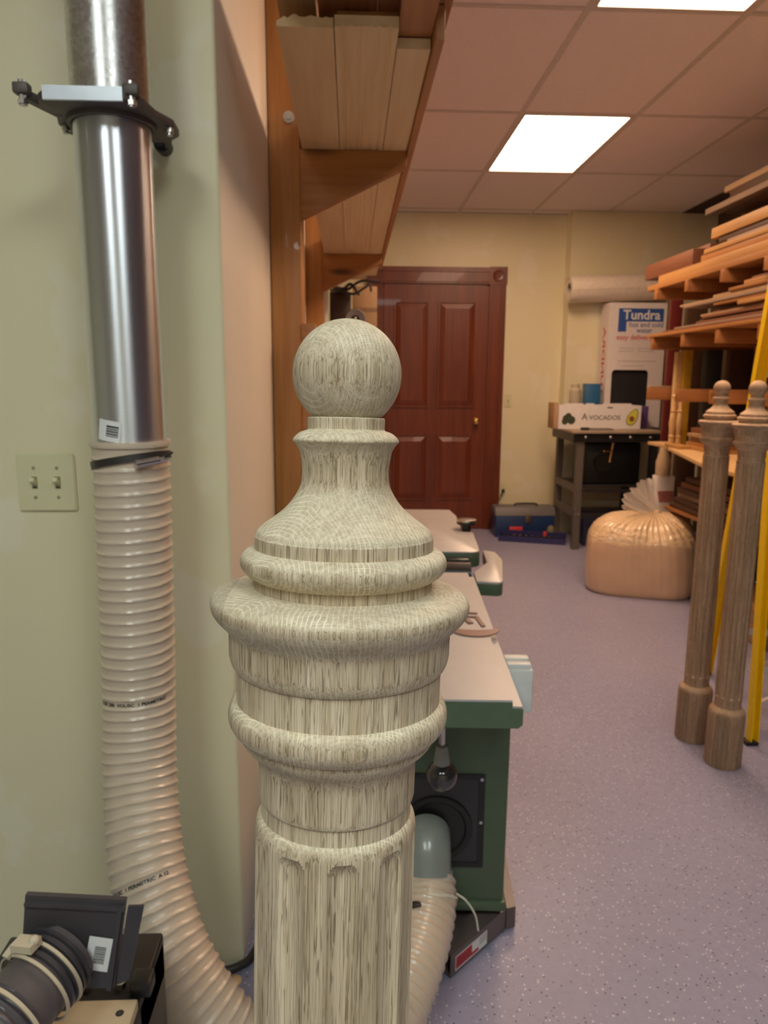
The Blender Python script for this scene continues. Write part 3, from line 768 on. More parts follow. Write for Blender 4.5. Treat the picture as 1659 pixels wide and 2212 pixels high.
MB().tube(hg, 0.0475, 48, rf=rid2).build('grey_ribbed_hose', plain('grey_ribbed_plastic', (0.085, 0.075, 0.085), 0.35), chute, smooth=50)
MB().lathe([(-0.0022, 0.0515), (-0.0022, 0.0545), (0.0022, 0.0545), (0.0022, 0.0515)], pa+pd*0.094, pd, 48, cap=False).build('wire_clamp', M_CLAMP, chute)

# cable along the wall foot
cb_ = MB().tube(catmull([(-0.50, 1.478, 0.012), (-0.36, 1.468, 0.012), (-0.30, 1.470, 0.012), (-0.262, 1.484, 0.012), (-0.236, 1.512, 0.012), (-0.215, 1.60, 0.012), (-0.195, 1.80, 0.012), (-0.16, 2.1, 0.012), (-0.13, 2.3, 0.012)], 10), 0.0095, 12)
tag(cb_.build('floor_cable', plain('black_rubber', (0.03, 0.028, 0.028), 0.45)), 'thick black cable on the floor rounding the foot of the left wall corner', 'cable')
tag(MB().lathe([(0, 0.017), (0.004, 0.017), (0.006, 0.014)], (-0.268, 1.452, 0), n=20).build('wooden_disc', M_POPLAR), 'small tan wooden disc on the floor by the black cable', 'disc')

# ================================================================ LEFT LUMBER RACK
rk = thing('lumber_rack', 'reddish fir wall rack of posts and angled brackets holding moulding boards, above left', 'lumber rack', (-0.20, 2.4, 0.0))
ARM_Z = 2.045
for k, y in enumerate((2.39, 4.256, 0.55, 5.6)):
    if y < 1.5 or y > 5: continue
    MB().bbox(-0.250, -0.156, y, y+0.04, 0.0, ZC-0.004, 0.002).build('post', M_PINE, rk)
    MB().bbox(-0.250, -0.158, y+0.0405, y+0.215, 0.0, ZC-0.004, 0.002).build('post_backing', M_PINE, rk)
    MB().prism([(-0.1555, ARM_Z-0.0), (0.172, ARM_Z), (0.172, ARM_Z-0.046), (-0.1555, ARM_Z-0.205)], y+0.0, y+0.036, 'XZY', bev=0.0015).build('bracket', M_PINEG, rk)
MB().cyl((-0.187, 2.3895, 2.131), (-0.187, 2.378, 2.131), 0.0165, n=24).cyl((-0.187, 2.378, 2.131), (-0.187, 2.372, 2.131), 0.009, n=12).build('white_peg', plain('white_peg_plastic', (0.62, 0.62, 0.60), 0.4), rk)
MB().bbox(-0.1555, -0.112, 2.36, 2.41, 0.0, 1.525, 0.002).build('cleat', M_REDW, rk)
fas = MB().bbox(0.1735, 0.192, 1.62, 4.70, ARM_Z-0.012, ARM_Z+0.053, 0.0015)
fas.build('front_rail', M_REDW, rk)
def board(name, pts, y0, y1, mat, label, grp=None, cat='board'):
    o = MB().prism(pts, y0, y1, 'XZY').build(name, mat, smooth=0); tag(o, label, cat, grp); return o
z = ARM_Z+0.0005
def wavy(x0, x1, z0, hts):
    """moulding cross-section: flat face down with steps, wavy top"""
    n = len(hts)-1
    return [(x1-(x1-x0)*i/n, z0+h) for i, h in enumerate(hts)][::-1]
def mould(x0, x1, z0, bot, top):
    nb = len(bot)-1; nt = len(top)-1
    return [(x0+(x1-x0)*i/nb, z0+b) for i, b in enumerate(bot)] + [(x1-(x1-x0)*i/nt, z0+t) for i, t in enumerate(top)]
board('crown_moulding', mould(-0.148, -0.034, z, [0, 0], [.019, .018, .020, .017, .019, .020, .022, .019, .018, .019, .024, .022, .016, .019, .014, .010]), 1.61, 5.30, M_POPLARK,
      'wide pale crown moulding board with a wavy end, against the rack posts', 'pale boards along the left rack arms')
flute = [0, 0, .0006, .004, .0008, .0010, .003, .001, .0005, .003, .0004, .0030, .0005, .0028, .0006, .001, .004, .001, .0006, .0008, .005, .0006, 0, 0]
board('casing_moulding', mould(-0.032, 0.097, z, flute, [.022, .022]), 1.605, 5.32, M_POPLAR,
      'pale fluted casing board in the middle of the left rack arms', 'pale boards along the left rack arms')
board('flat_board', [(0.099, z), (0.171, z), (0.171, z+.021), (0.099, z+.021)], 1.695, 5.10, M_POPLAR,
      'narrow flat pale board at the outer edge of the left rack, set back', 'pale boards along the left rack arms')
z2 = z+0.0245
M_DIMW = wood('weathered_board', (0.40, 0.26, 0.13), (0.52, 0.35, 0.19), 'Y')
board('rough_board', [(-0.148, z2+.03), (-0.072, z2+.03), (-0.072, z2+.055), (-0.148, z2+.055)], 1.32, 5.0, M_DIMW, 'dull board stored highest beside the rack posts, end cut by the photo top', 'upper boards of the left rack')
board('spacer_board', [(-0.148, z2), (-0.030, z2), (-0.030, z2+.0295), (-0.148, z2+.0295)], 1.72, 5.0, M_DIMW, 'short dull board in the dark gap above the crown moulding', 'upper boards of the left rack')
board('upper_moulding', mould(-0.066, 0.055, z2+.030, [0, 0, .003, .001, .001, .001, .004, .001, .003, .001, .004, 0, 0], [.024, .024]), 1.22, 5.1, M_REDW, 'reddish grooved board of the upper layer, running out of the photo top', 'upper boards of the left rack')
board('upper_board', [(-0.028, z2), (0.098, z2), (0.098, z2+.0295), (-0.028, z2+.0295)], 1.66, 5.1, M_REDW, 'brown board right above the pale fluted casing', 'upper boards of the left rack')
board('upper_flat_board', [(0.0995, z2), (0.172, z2), (0.172, z2+.0295), (0.0995, z2+.0295)], 1.30, 5.1, M_REDW, 'brown board over the narrow flat pale board', 'upper boards of the left rack')
board('upper_wide_board', [(0.057, z2+.030), (0.206, z2+.030), (0.206, z2+.052), (0.057, z2+.052)], 1.26, 5.2, M_REDW, 'wide brown board overhanging the rack front rail', 'upper boards of the left rack')

# things between the rack and the door
pipe_ = MB().cyl((-0.178, 5.25, 0.0), (-0.178, 5.25, 2.0), 0.019, n=20)
tag(pipe_.build('white_pipe', plain('white_pvc', (0.86, 0.82, 0.76), 0.35)), 'white upright pipe just right of the far rack post', 'pipe')
dp = thing('upright_machine', 'dark upright machine with a round grey-rimmed hub, between the rack and the door', 'machine', (-0.05, 5.32, 0))
MB().bbox(-0.148, 0.0, 5.28, 5.45, 0.0, 1.96, 0.008).build('column', plain('dark_brown_enamel', (0.035, 0.018, 0.015), 0.4), dp)
MB().lathe([(-0.05, 0.060), (0.0, 0.072), (0.02, 0.074), (0.035, 0.066), (0.030, 0.056)], (0.030, 5.22, 1.765), (0, -1, 0), 36).build('hub_rim', plain('grey_rim', (0.22, 0.20, 0.21), 0.35), dp)
MB().lathe([(0.0, 0.056), (0.028, 0.054), (0.030, 0.030), (0.034, 0.028)], (0.030, 5.22, 1.765), (0, -1, 0), 36).build('hub', M_BLACK, dp)
MB().ball((0.030, 5.18, 1.772), 0.011, 12).build('hub_nut', M_STEEL, dp)
MB().bbox(-0.05, 0.11, 5.272, 5.45, 0.75, 1.70, 0.01).build('head', plain('dark_brown_enamel', (0.035, 0.018, 0.015), 0.4), dp)
cbx = thing('cardboard_box', 'small brown cardboard box behind the dark cables under the left rack', 'box', (0.095, 5.55, 1.86))
MB().bbox(0.012, 0.190, 5.46, 5.62, 1.70, 2.02, 0.003).build('carton', plain('cardboard', (0.48, 0.30, 0.16), 0.75), cbx)
MB().box(0.012, 0.190, 5.4585, 5.46, 1.84, 1.87).build('tape', plain('brown_tape', (0.30, 0.18, 0.09), 0.3), cbx, smooth=0)
shelf_ = MB().bbox(0.001, 0.20, 5.455, 5.64, 1.66, 1.699, 0.003).bbox(0.001, 0.20, 5.60, 5.64, 0.0, 1.66, 0.003)
tag(shelf_.build('wooden_stand', M_REDW), 'narrow wooden stand behind the dark upright machine', 'stand')
cab = MB()
cab.tube(catmull([(-0.14, 5.24, 1.965), (-0.06, 5.20, 1.955), (0.02, 5.19, 1.935), (0.09, 5.2, 1.975), (0.13, 5.22, 2.00), (0.14, 5.22, 1.955)], 8), 0.0085, 8)
cab.tube(catmull([(-0.12, 5.26, 1.98), (-0.03, 5.22, 1.965), (0.05, 5.21, 2.015), (0.12, 5.22, 2.03), (0.19, 5.24, 2.025)], 8), 0.009, 8)
cab.tube(catmull([(-0.10, 5.26, 1.985), (-0.05, 5.21, 1.97), (0.0, 5.2, 2.0), (0.06, 5.2, 1.93)], 8), 0.011, 8)
tag(cab.build('cable_bundle', MATS['black_rubber']), 'tangle of black cables hanging above the round grey-rimmed hub', 'cables')

# ================================================================ JOINTER
JR = radians(-3.8)
J = thing('jointer', 'green jointer with long grey cast-iron tables, right behind the big newel', 'jointer', (0.282, 1.183, 0.0), JR)
def jb(mb, name, mat, smooth=35): return mb.build(name, mat, J, smooth, local=True)
TZ = 0.80
# near (infeed) table: grey machined top, green casting below
o_ = MB().box(-0.215, 0.0, 0.0, 0.86, TZ-0.004, TZ); o_.box(0.0, 0.018, 0.002, 0.86, TZ-0.016, TZ-0.012)
jb(o_, 'near_table_top', M_CAST, 0)
ap = MB().prism([(-0.222, TZ-0.052), (0.012, TZ-0.052), (0.019, TZ-0.045), (0.019, TZ-0.0165), (0.0, TZ-0.0165), (0.0, TZ-0.0045), (-0.222, TZ-0.0045)], -0.002, 0.86, 'XZY')
jb(ap, 'near_table_casting', M_GREEN, 0)
# far (outfeed) table with a wider block at the cutterhead
pts = [(-0.215, 1.075), (0.035, 1.075), (0.052, 1.085), (0.060, 1.105), (0.066, 1.375), (0.060, 1.385), (0.030, 1.39), (0.030, 1.70), (0.012, 1.845), (-0.215, 1.845)]
jb(MB().prism(pts, TZ+0.006, TZ+0.012, 'XYZ', bev=0.0015), 'far_table_top', M_CAST)
pts2 = [(p[0]+(0.001 if p[0] > 0 else 0), p[1]) for p in pts]
jb(MB().prism(pts2, TZ-0.040, TZ+0.0055, 'XYZ', bev=0.003), 'far_table_casting', M_GREEN)
# rabbeting arm
arm = [(0.020, 0.800), (0.078, 0.790), (0.090, 0.796), (0.096, 0.812), (0.128, 1.055), (0.118, 1.165), (0.080, 1.185), (0.075, 1.02), (0.022, 0.90)]
jb(MB().prism(arm, TZ-0.016, TZ-0.008, 'XYZ', bev=0.002), 'rabbeting_arm_top', M_CAST)
jb(MB().prism(arm, TZ-0.050, TZ-0.0165, 'XYZ', bev=0.003), 'rabbeting_arm', M_GREEN)
jb(MB().cyl((-0.20, 0.965, TZ-0.035), (0.018, 0.965, TZ-0.035), 0.040, n=28).box(-0.21, 0.019, 0.87, 1.07, TZ-0.11, TZ-0.075), 'cutterhead', M_BLACK)
jb(MB().bbox(-0.05, 0.022, 1.035, 1.070, TZ-0.03, TZ-0.004, 0.003), 'guard_stop', M_BLACK)
# knob on its post
jb(MB().cyl((0.046, 1.43, TZ-0.02), (0.046, 1.43, TZ+0.032), 0.017, n=20), 'knob_post', M_BLACK)
jb(MB().lathe([(TZ+0.030, 0.018), (TZ+0.033, 0.035), (TZ+0.044, 0.037)], (0.046, 1.43, 0), n=28), 'knob', M_BLACK)
jb(MB().lathe([(TZ+0.0442, 0.037), (TZ+0.050, 0.036), (TZ+0.052, 0.022)], (0.046, 1.43, 0), n=28), 'knob_cap', M_STEEL)
# body
jb(MB().prism([(-0.30, 0.11), (0.060, 0.11), (0.062, 0.585), (-0.30, 0.585)], 0.372, 1.45, 'XZY', bev=0.006), 'cabinet_body', M_GREEN)
jb(MB().prism([(-0.21, 0.5855), (-0.02, 0.5855), (-0.03, 0.747), (-0.20, 0.747)], 0.42, 1.40, 'XZY', bev=0.006), 'bed_casting', M_GREEN)
jb(MB().bbox(-0.305, 0.066, 0.366, 1.456, 0.085, 0.112, 0.006), 'cabinet_plinth', M_GREEN)
# recessed outlet panel
fr = MB(); x0, x1, zz0, zz1 = -0.24, 0.006, 0.205, 0.445
fr.box(x0, x1, 0.366, 0.371, zz1-0.012, zz1).box(x0, x1, 0.366, 0.371, zz0, zz0+0.012).box(x1-0.014, x1, 0.366, 0.371, zz0+0.012, zz1-0.012).box(x0, x0+0.014, 0.366, 0.371, zz0+0.012, zz1-0.012)
jb(fr, 'panel_frame', M_BLACK, 0)
jb(MB().box(x0+0.014, x1-0.014, 0.369, 0.3712, zz0+0.012, zz1-0.012), 'outlet_panel', plain('dark_panel_enamel', (0.035, 0.034, 0.038), 0.4), 0)
jb(MB().lathe([(0, 0.085), (0.006, 0.083), (0.006, 0.070), (0.002, 0.066)], (-0.105, 0.369, 0.305), (0, -1, 0), 40), 'outlet_flange', M_BLACK)
for bx, bz in ((-0.002, 0.325), (-0.002, 0.435), (-0.12, 0.438)):
    jb(MB().cyl((bx, 0.366, bz), (bx, 0.362, bz), 0.0042, n=12), 'panel_screw', M_STEEL)
# lever with ball
jb(MB().cyl((-0.110, 0.20, 0.748), (-0.106, 0.235, 0.575), 0.007, n=14), 'lever_rod', M_STEEL)
jb(MB().cyl((-0.1065, 0.232, 0.590), (-0.1055, 0.238, 0.548), 0.012, 0.018, n=18), 'lever_neck', plain('grey_plastic_neck', (0.30, 0.32, 0.30), 0.3))
jb(MB().ball((-0.105, 0.24, 0.516), 0.034, 32), 'lever_ball', plain('smoky_glossy_ball', (0.035, 0.035, 0.04), 0.08, coat=1.0, var=0.0))
# white switch box clipped to the table edge
jb(MB().bbox(0.020, 0.072, 0.190, 0.262, TZ-0.115, TZ-0.022, 0.004), 'switch_box', plain('pale_grey_plastic', (0.70, 0.72, 0.70), 0.4))
jb(MB().bbox(0.020, 0.068, 0.196, 0.214, TZ-0.0225, TZ-0.012, 0.002).bbox(0.020, 0.070, 0.235, 0.256, TZ-0.0225, TZ-0.014, 0.002), 'switch_box_ridges', MATS['pale_grey_plastic'])
# thin flat brown shapes laid on the near table
Jm = Matrix.Translation(V((0.282, 1.183, 0))) @ Matrix.Rotation(JR, 4, 'Z')
M_MARK = plain('brown_mark', (0.26, 0.14, 0.115), 0.3)
def on_table(mb, name, label, cat, mat):
    mb.xf(lambda p: Jm @ p); o = mb.build(name, mat); tag(o, label, cat, 'brown bits on the jointer table'); return o
arc = [(-0.030+0.055*cos(a), 0.365+0.048*sin(a)) for a in [pi*1.06+i*pi*0.88/14 for i in range(15)]] + [(-0.030+0.052*cos(a), 0.372+0.016*sin(a)) for a in [pi*1.94-i*pi*0.88/14 for i in range(15)]]
on_table(MB().prism(arc, TZ+0.0005, TZ+0.0035, 'XYZ'), 'curved_mark', 'curved brown shape lying nearest on the grey jointer table', 'mark', M_MARK)
wr = MB().beam((-0.060, 0.485, TZ+.002), (-0.012, 0.478, TZ+.002), 0.007, 0.003).beam((-0.055, 0.455, TZ+.002), (-0.014, 0.450, TZ+.002), 0.006, 0.003).beam((-0.016, 0.450, TZ+.002), (0.0-0.008, 0.385, TZ+.002), 0.009, 0.003).beam((-0.050, 0.452, TZ+.0021), (-0.034, 0.405, TZ+.0021), 0.011, 0.003)
on_table(wr, 'angular_mark', 'angular brown shapes on the grey jointer table beyond the curved piece', 'tool', M_MARK)
# grey outlet adapter carrying the hose
M_ADP = plain('pale_grey_green_plastic', (0.26, 0.29, 0.27), 0.28, coat=0.3)
e0, e1 = V((0.174, 1.545, 0.262)), V((0.172, 1.488, 0.206))
ax_ = (e1-e0).normalized()
MB().tube(catmull([(0.176, 1.552, 0.296), (0.175, 1.532, 0.292), (0.174, 1.512, 0.272), (0.173, 1.500, 0.245), (0.172, 1.494, 0.228)], 6), 0.056, 40).build('hose_adapter', M_ADP, J); ad = tag([o for o in J.children if o.name.startswith('hose_adapter')][0], 'pale grey plastic elbow')
MB().cyl((0.172, 1.497, 0.236), e1, 0.0600, 0.0635, n=40).build('inner_sleeve', plain('milky_sleeve', (0.60, 0.58, 0.52), 0.25, coat=0.4), ad)
e2 = V((0.169, 1.462, 0.190)); ax2 = V((0.02, 0.72, 0.69)).normalized()
MB().lathe([(-0.003, HR+0.004), (-0.003, HR+0.006), (0.003, HR+0.006), (0.003, HR+0.004)], e2, ax2, 48, cap=False).build('cable_tie', plain('natural_nylon', (0.72, 0.68, 0.58), 0.35), hose); tie = tag([o for o in hose.children if o.name.startswith('cable_tie')][0], 'pale nylon cable tie with its tail sticking out')
MB().tube(catmull([e2+V((0.066, -0.010, 0.022)), e2+V((0.088, -0.02, 0.010)), e2+V((0.108, -0.025, -0.022)), e2+V((0.116, -0.025, -0.062))], 10), 0.0022, 8).build('tail', MATS['natural_nylon'], tie)
MB().bbox(0.110, 0.150, 1.386, 1.400, 0.226, 0.238, 0.002).build('clamp_screw', M_DARK, tie)

# mobile base
base = thing('mobile_base', 'dark brown steel mobile base under the green jointer with a red and white sticker', 'machine base', (0.25, 1.6, 0.0))
M_BASE = plain('brown_hammered_enamel', (0.13, 0.10, 0.095), 0.33, bump=0.05)
cA = V((0.381, 1.583, 0)); cB = V((0.226, 1.440, 0))
d_ = (cB-cA).normalized(); nn = V((-d_.y, d_.x, 0)); nn = nn if nn.y < 0 else -nn
def channel(a, b, z0, z1, th, n_):
    """angle iron: web standing, flange on top"""
    mb = MB(); a = V(a); b = V(b); n_ = V(n_)
    def q(p, off, z): return V((p.x+n_.x*off, p.y+n_.y*off, z))
    for (o0, o1, za, zb) in ((0, th, z0, z1), (-0.030, 0, z1-th, z1)):
        mb.add([q(a, o0, za), q(b, o0, za), q(b, o1, za), q(a, o1, za), q(a, o0, zb), q(b, o0, zb), q(b, o1, zb), q(a, o1, zb)],
               [(0, 3, 2, 1), (4, 5, 6, 7), (0, 1, 5, 4), (1, 2, 6, 5), (2, 3, 7, 6), (3, 0, 4, 7)])
    return mb
# diagonal nose: square tube open at its end
hw = 0.026
def qq(p, off, z): return V((p.x-nn.x*off, p.y-nn.y*off, z))
nb = MB(); T = 0.003
for (o0, o1, za, zb) in ((0, T, 0.005, 0.062), (2*hw-T, 2*hw, 0.005, 0.062), (T, 2*hw-T, 0.059, 0.062), (T, 2*hw-T, 0.005, 0.008)):
    nb.add([qq(cA, o0, za), qq(cB, o0, za), qq(cB, o1, za), qq(cA, o1, za), qq(cA, o0, zb), qq(cB, o0, zb), qq(cB, o1, zb), qq(cA, o1, zb)],
           [(0, 3, 2, 1), (4, 5, 6, 7), (0, 1, 5, 4), (1, 2, 6, 5), (2, 3, 7, 6), (3, 0, 4, 7)])
nb.build('front_tube', M_BASE, base, smooth=0)
MB().add([(0.384, 1.585, 0.005), (0.408, 1.592, 0.005), (0.50, 2.72, 0.005), (0.476, 2.72, 0.005), (0.384, 1.585, 0.062), (0.408, 1.592, 0.062), (0.50, 2.72, 0.062), (0.476, 2.72, 0.062)],
         [(0, 3, 2, 1), (4, 5, 6, 7), (0, 1, 5, 4), (1, 2, 6, 5), (2, 3, 7, 6), (3, 0, 4, 7)]).build('side_rail', M_BASE, base, smooth=0)
MB().prism([(0.02, 1.46), (0.222, 1.463), (0.300, 1.548), (0.30, 1.60), (0.02, 1.60)], 0.0405, 0.046, 'XYZ').build('nose_plate', M_BASE, base, smooth=0)
MB().prism([(0.0, 1.60), (0.375, 1.60), (0.47, 2.70), (0.10, 2.72)], 0.062, 0.084, 'XYZ').build('deck', M_BLACK, base, smooth=0)
MB().cyl((0.12, 1.50, 0.028), (0.15, 1.50, 0.028), 0.028, n=24).build('caster', M_BLACK, base)
# sticker on the outer face of the nose tube
def sp(u_, v_, off=0.0006):
    p = cA.lerp(cB, u_); return V((p.x+nn.x*off, p.y+nn.y*off, v_))
def srect(u0, u1, v0, v1, off): return MB().add([sp(u0, v0, off), sp(u1, v0, off), sp(u1, v1, off), sp(u0, v1, off)], [(0, 1, 2, 3)])
srect(0.36, 0.93, 0.012, 0.050, 0.0006).build('sticker', M_PAPER, base, smooth=0)
srect(0.64, 0.92, 0.016, 0.047, 0.0010).build('sticker_red', plain('sticker_red', (0.55, 0.02, 0.03), 0.4), base, smooth=0)
srect(0.52, 0.64, 0.016, 0.024, 0.0010).build('sticker_red_line', MATS['sticker_red'], base, smooth=0)
bb = MB()
for k in range(6): bb.add(srect(0.380+0.022*k, 0.386+0.022*k, 0.026, 0.046, 0.0010).v, [(0, 1, 2, 3)])
for k in range(3): bb.add(srect(0.67, 0.88, 0.023+0.007*k, 0.025+0.007*k, 0.0014).v, [(0, 1, 2, 3)])
bb.build('sticker_print', plain('sticker_print', (0.16, 0.08, 0.09), 0.5), base, smooth=0)
[o for o in base.children if o.name == 'sticker_print'][0]['kind'] = 'stuff'

# ================================================================ FAR CORNER: BLACK STEEL STAND AND WHAT IS ON IT
cart = thing('steel_stand', 'black steel machine stand with a worn wooden top in the far right corner', 'work stand', (2.12, 5.98, 0))
MB().bbox(1.745, 2.49, 5.68, 6.34, 0.948, 0.968, 0.003).build('top', wood('worn_brown_top', (0.30, 0.22, 0.15), (0.42, 0.33, 0.24), 'X'), cart)
MB().box(1.762, 2.472, 5.70, 5.706, 0.880, 0.9475).build('apron', M_BLACK, cart, smooth=0)
MB().box(1.762, 1.768, 5.7065, 6.32, 0.880, 0.9475).build('side_apron', M_DARK, cart, smooth=0)
for bx in (1.86, 2.06, 2.22, 2.38):
    MB().lathe([(0, 0.014), (0.006, 0.012), (0.010, 0.005)], (bx, 5.70, 0.918), (0, -1, 0), 14).build('bolt', M_STEEL, cart)
for lx, ly in ((1.80, 5.715), (2.40, 5.715), (1.80, 6.27), (2.40, 6.27)):
    MB().box(lx, lx+0.055, ly, ly+0.006, 0.0, 0.8795).box(lx, lx+0.006, ly+0.006, ly+0.05, 0.0, 0.8795).build('leg', plain('worn_grey_steel', (0.13, 0.11, 0.09), 0.5) if lx < 2 else M_BLACK, cart, smooth=0)
for z_ in (0.30, 0.50):
    MB().box(1.80, 1.806, 5.765, 6.27, z_-0.03, z_+0.03).build('side_rail', MATS['worn_grey_steel'], cart, smooth=0)
    MB().box(1.855, 2.40, 5.722, 5.727, z_-0.028, z_+0.0).build('cross_rail', M_DARK, cart, smooth=0)
for bx, bz in ((1.815, 0.29), (1.84, 0.29), (1.815, 0.33)):
    MB().lathe([(0, 0.010), (0.006, 0.006)], (bx, 5.7145, bz), (0, -1, 0), 10).build('bolt', M_STEEL, cart)
MB().bbox(1.81, 2.44, 5.78, 6.26, 0.506, 0.52, 0.003).build('lower_shelf', M_DARK, cart)
vm = thing('black_machine', 'black motor-driven machine with a bright brass cross handle standing inside the steel stand', 'machine', (2.15, 6.0, 0.52))
MB().bbox(1.92, 2.38, 5.86, 6.22, 0.521, 0.865, 0.02).build('housing', plain('matte_black', (0.008, 0.007, 0.007), 0.5), vm)
MB().cyl((2.06, 5.86, 0.70), (2.06, 5.82, 0.70), 0.075, n=28).build('pulley_cover', M_BLACK, vm)
MB().cyl((2.10, 5.80, 0.72), (2.115, 5.79, 0.86), 0.010, n=12).cyl((2.05, 5.79, 0.80), (2.11, 5.79, 0.80), 0.008, n=12).ball((2.115, 5.79, 0.862), 0.014, 12).ball((2.10, 5.80, 0.715), 0.013, 12).ball((2.045, 5.79, 0.80), 0.011, 12).cyl((2.10, 5.80, 0.72), (2.10, 5.86, 0.72), 0.006, n=8).build('cross_handle', M_BRASS, vm)
bx_ = thing('plastic_case', 'dark blue plastic case on the floor under the black steel stand', 'case', (2.1, 6.0, 0))
MB().bbox(1.93, 2.35, 5.85, 6.2, 0.0, 0.27, 0.015).build('shell', plain('navy_plastic', (0.02, 0.025, 0.06), 0.3), bx_)
MB().bbox(2.05, 2.2, 5.835, 5.852, 0.19, 0.215, 0.004).build('handle', M_BLACK, bx_)

# avocado carton
av = thing('avocado_box', 'white avocado carton with printed lettering on the black steel stand', 'box', (2.07, 6.06, 0.968))
ax0, ax1, ay0, ay1, az0, az1 = 1.70, 2.385, 5.93, 6.17, 0.969, 1.160
T = 0.004
MB().box(ax0, ax1, ay0, ay0+T, az0, az1).box(ax0, ax1, ay1-T, ay1, az0, az1).box(ax0, ax0+T, ay0+T, ay1-T, az0, az1).box(ax1-T, ax1, ay0+T, ay1-T, az0, az1).box(ax0+T, ax1-T, ay0+T, ay1-T, az0, az0+T).build('carton', M_WHITE, av, smooth=0)
for a, b in ((ax0+0.05, ax0+0.20), (ax0+0.22, ax0+0.29), (ax0+0.36, ax0+0.60)):
    MB().box(a, b, ay0+0.001, ay0+T-0.0005, az1+0.0005, az1+0.017).build('top_tab', M_WHITE, av, smooth=0)
MB().box(ax0+0.40, ax0+0.445, ay0-0.001, ay0-0.0002, az1-0.022, az1-0.012).build('hand_slot', M_INK, av, smooth=0)
MB().bbox(ax0-0.035, ax0-0.002, ay0+0.02, ay0+0.20, az0, az1+0.02, 0.002).build('brown_end_flap', plain('cardboard', (0.48, 0.30, 0.16), 0.75), av)
text_mb('VOCADOS', 0.052, 0.0006, lambda x, y, z: (2.083+x*1.05, ay0-0.0010, 1.060+y)).build('lettering', plain('print_brown_grey', (0.10, 0.08, 0.07), 0.6), av, smooth=0)
text_mb('A', 0.074, 0.0006, lambda x, y, z: (1.915+x, ay0-0.0010, 1.066+y)).build('initial_letter', MATS['print_brown_grey'], av, smooth=0)
def disc(cx, cz, rx, rz, y, rot=0.0, egg=0.0, n=28):
    vs = []
    for i in range(n):
        a = 2*pi*i/n; x = rx*cos(a)*(1-egg*sin(a)); zz = rz*sin(a)
        vs.append((cx+x*cos(rot)-zz*sin(rot), y, cz+x*sin(rot)+zz*cos(rot)))
    return MB().add(vs, [tuple(range(n))])
M_AVD = plain('printed_avocado_skin', (0.045, 0.06, 0.03), 0.6, var=0.35, scale=60)
for cx, cz, r_, ro in ((1.762, 1.052, 0.030, .4), (1.752, 1.030, 0.026, 0), (1.805, 1.040, 0.033, -.2), (1.780, 1.072, 0.026, .2)):
    disc(cx, cz, r_, r_*1.05, ay0-0.0008-0.0001*len(av.children), ro).build('printed_avocado', M_AVD, av, smooth=0)
disc(2.315, 1.067, 0.042, 0.074, ay0-0.0022, -0.45, 0.22).build('printed_half_rind', plain('printed_green_rind', (0.16, 0.24, 0.03), 0.6), av, smooth=0)
disc(2.315, 1.067, 0.036, 0.067, ay0-0.0028, -0.45, 0.22).build('printed_half_flesh', plain('printed_yellow_flesh', (0.70, 0.66, 0.08), 0.6), av, smooth=0)
disc(2.308, 1.052, 0.021, 0.023, ay0-0.0034).build('printed_stone', plain('printed_brown_stone', (0.28, 0.09, 0.02), 0.6), av, smooth=0)
tag(MB().bbox(2.00, 2.13, 6.20, 6.30, 0.969, 1.335, 0.004).build('blue_tin', plain('blue_paint', (0.03, 0.14, 0.30), 0.4)), 'blue rectangular tin behind the white avocado carton', 'tin')
tag(MB().lathe([(0.969, 0.04), (0.985, 0.05), (1.28, 0.05), (1.30, 0.035), (1.33, 0.035)], (1.925, 6.25, 0), n=24).build('clear_jar', plain('cloudy_plastic', (0.55, 0.48, 0.36), 0.3)), 'cloudy beige plastic jar left of the blue tin', 'jar')
tag(MB().bbox(2.395, 2.475, 6.00, 6.12, 0.969, 1.155, 0.004).build('purple_box', plain('purple_card', (0.12, 0.06, 0.20), 0.5)), 'purple box at the right end of the avocado carton', 'box')
tag(MB().bbox(1.93, 2.10, 5.75, 5.86, 0.969, 0.983, 0.003).build('sanding_pad', plain('grey_abrasive', (0.20, 0.19, 0.19), 0.8)), 'flat grey pad lying in front of the avocado carton', 'pad')
tag(MB().bbox(1.835, 1.90, 5.74, 5.78, 0.969, 0.992, 0.006).build('dark_clip', M_INK), 'small black clip lying before the avocado carton', 'clip')

# tall printed box
tb = thing('cooler_box', 'tall white carton printed with a blue logo panel standing behind the avocado carton', 'box', (2.42, 6.31, 0.968))
bx0, bx1, by0, by1, bz1 = 2.166, 2.655, 6.20, 6.42, 2.005
oz0, oz1 = 1.10, 1.452; ox0, ox1 = 2.215, 2.530
def rrect(a, b, c, d, r, n=5):
    out = []
    for cx, cz, s in ((b-r, d-r, 0), (a+r, d-r, 90), (a+r, c+r, 180), (b-r, c+r, 270)):
        for k in range(n+1): t = radians(s+90*k/n); out.append((cx+r*cos(t), cz+r*sin(t)))
    return out
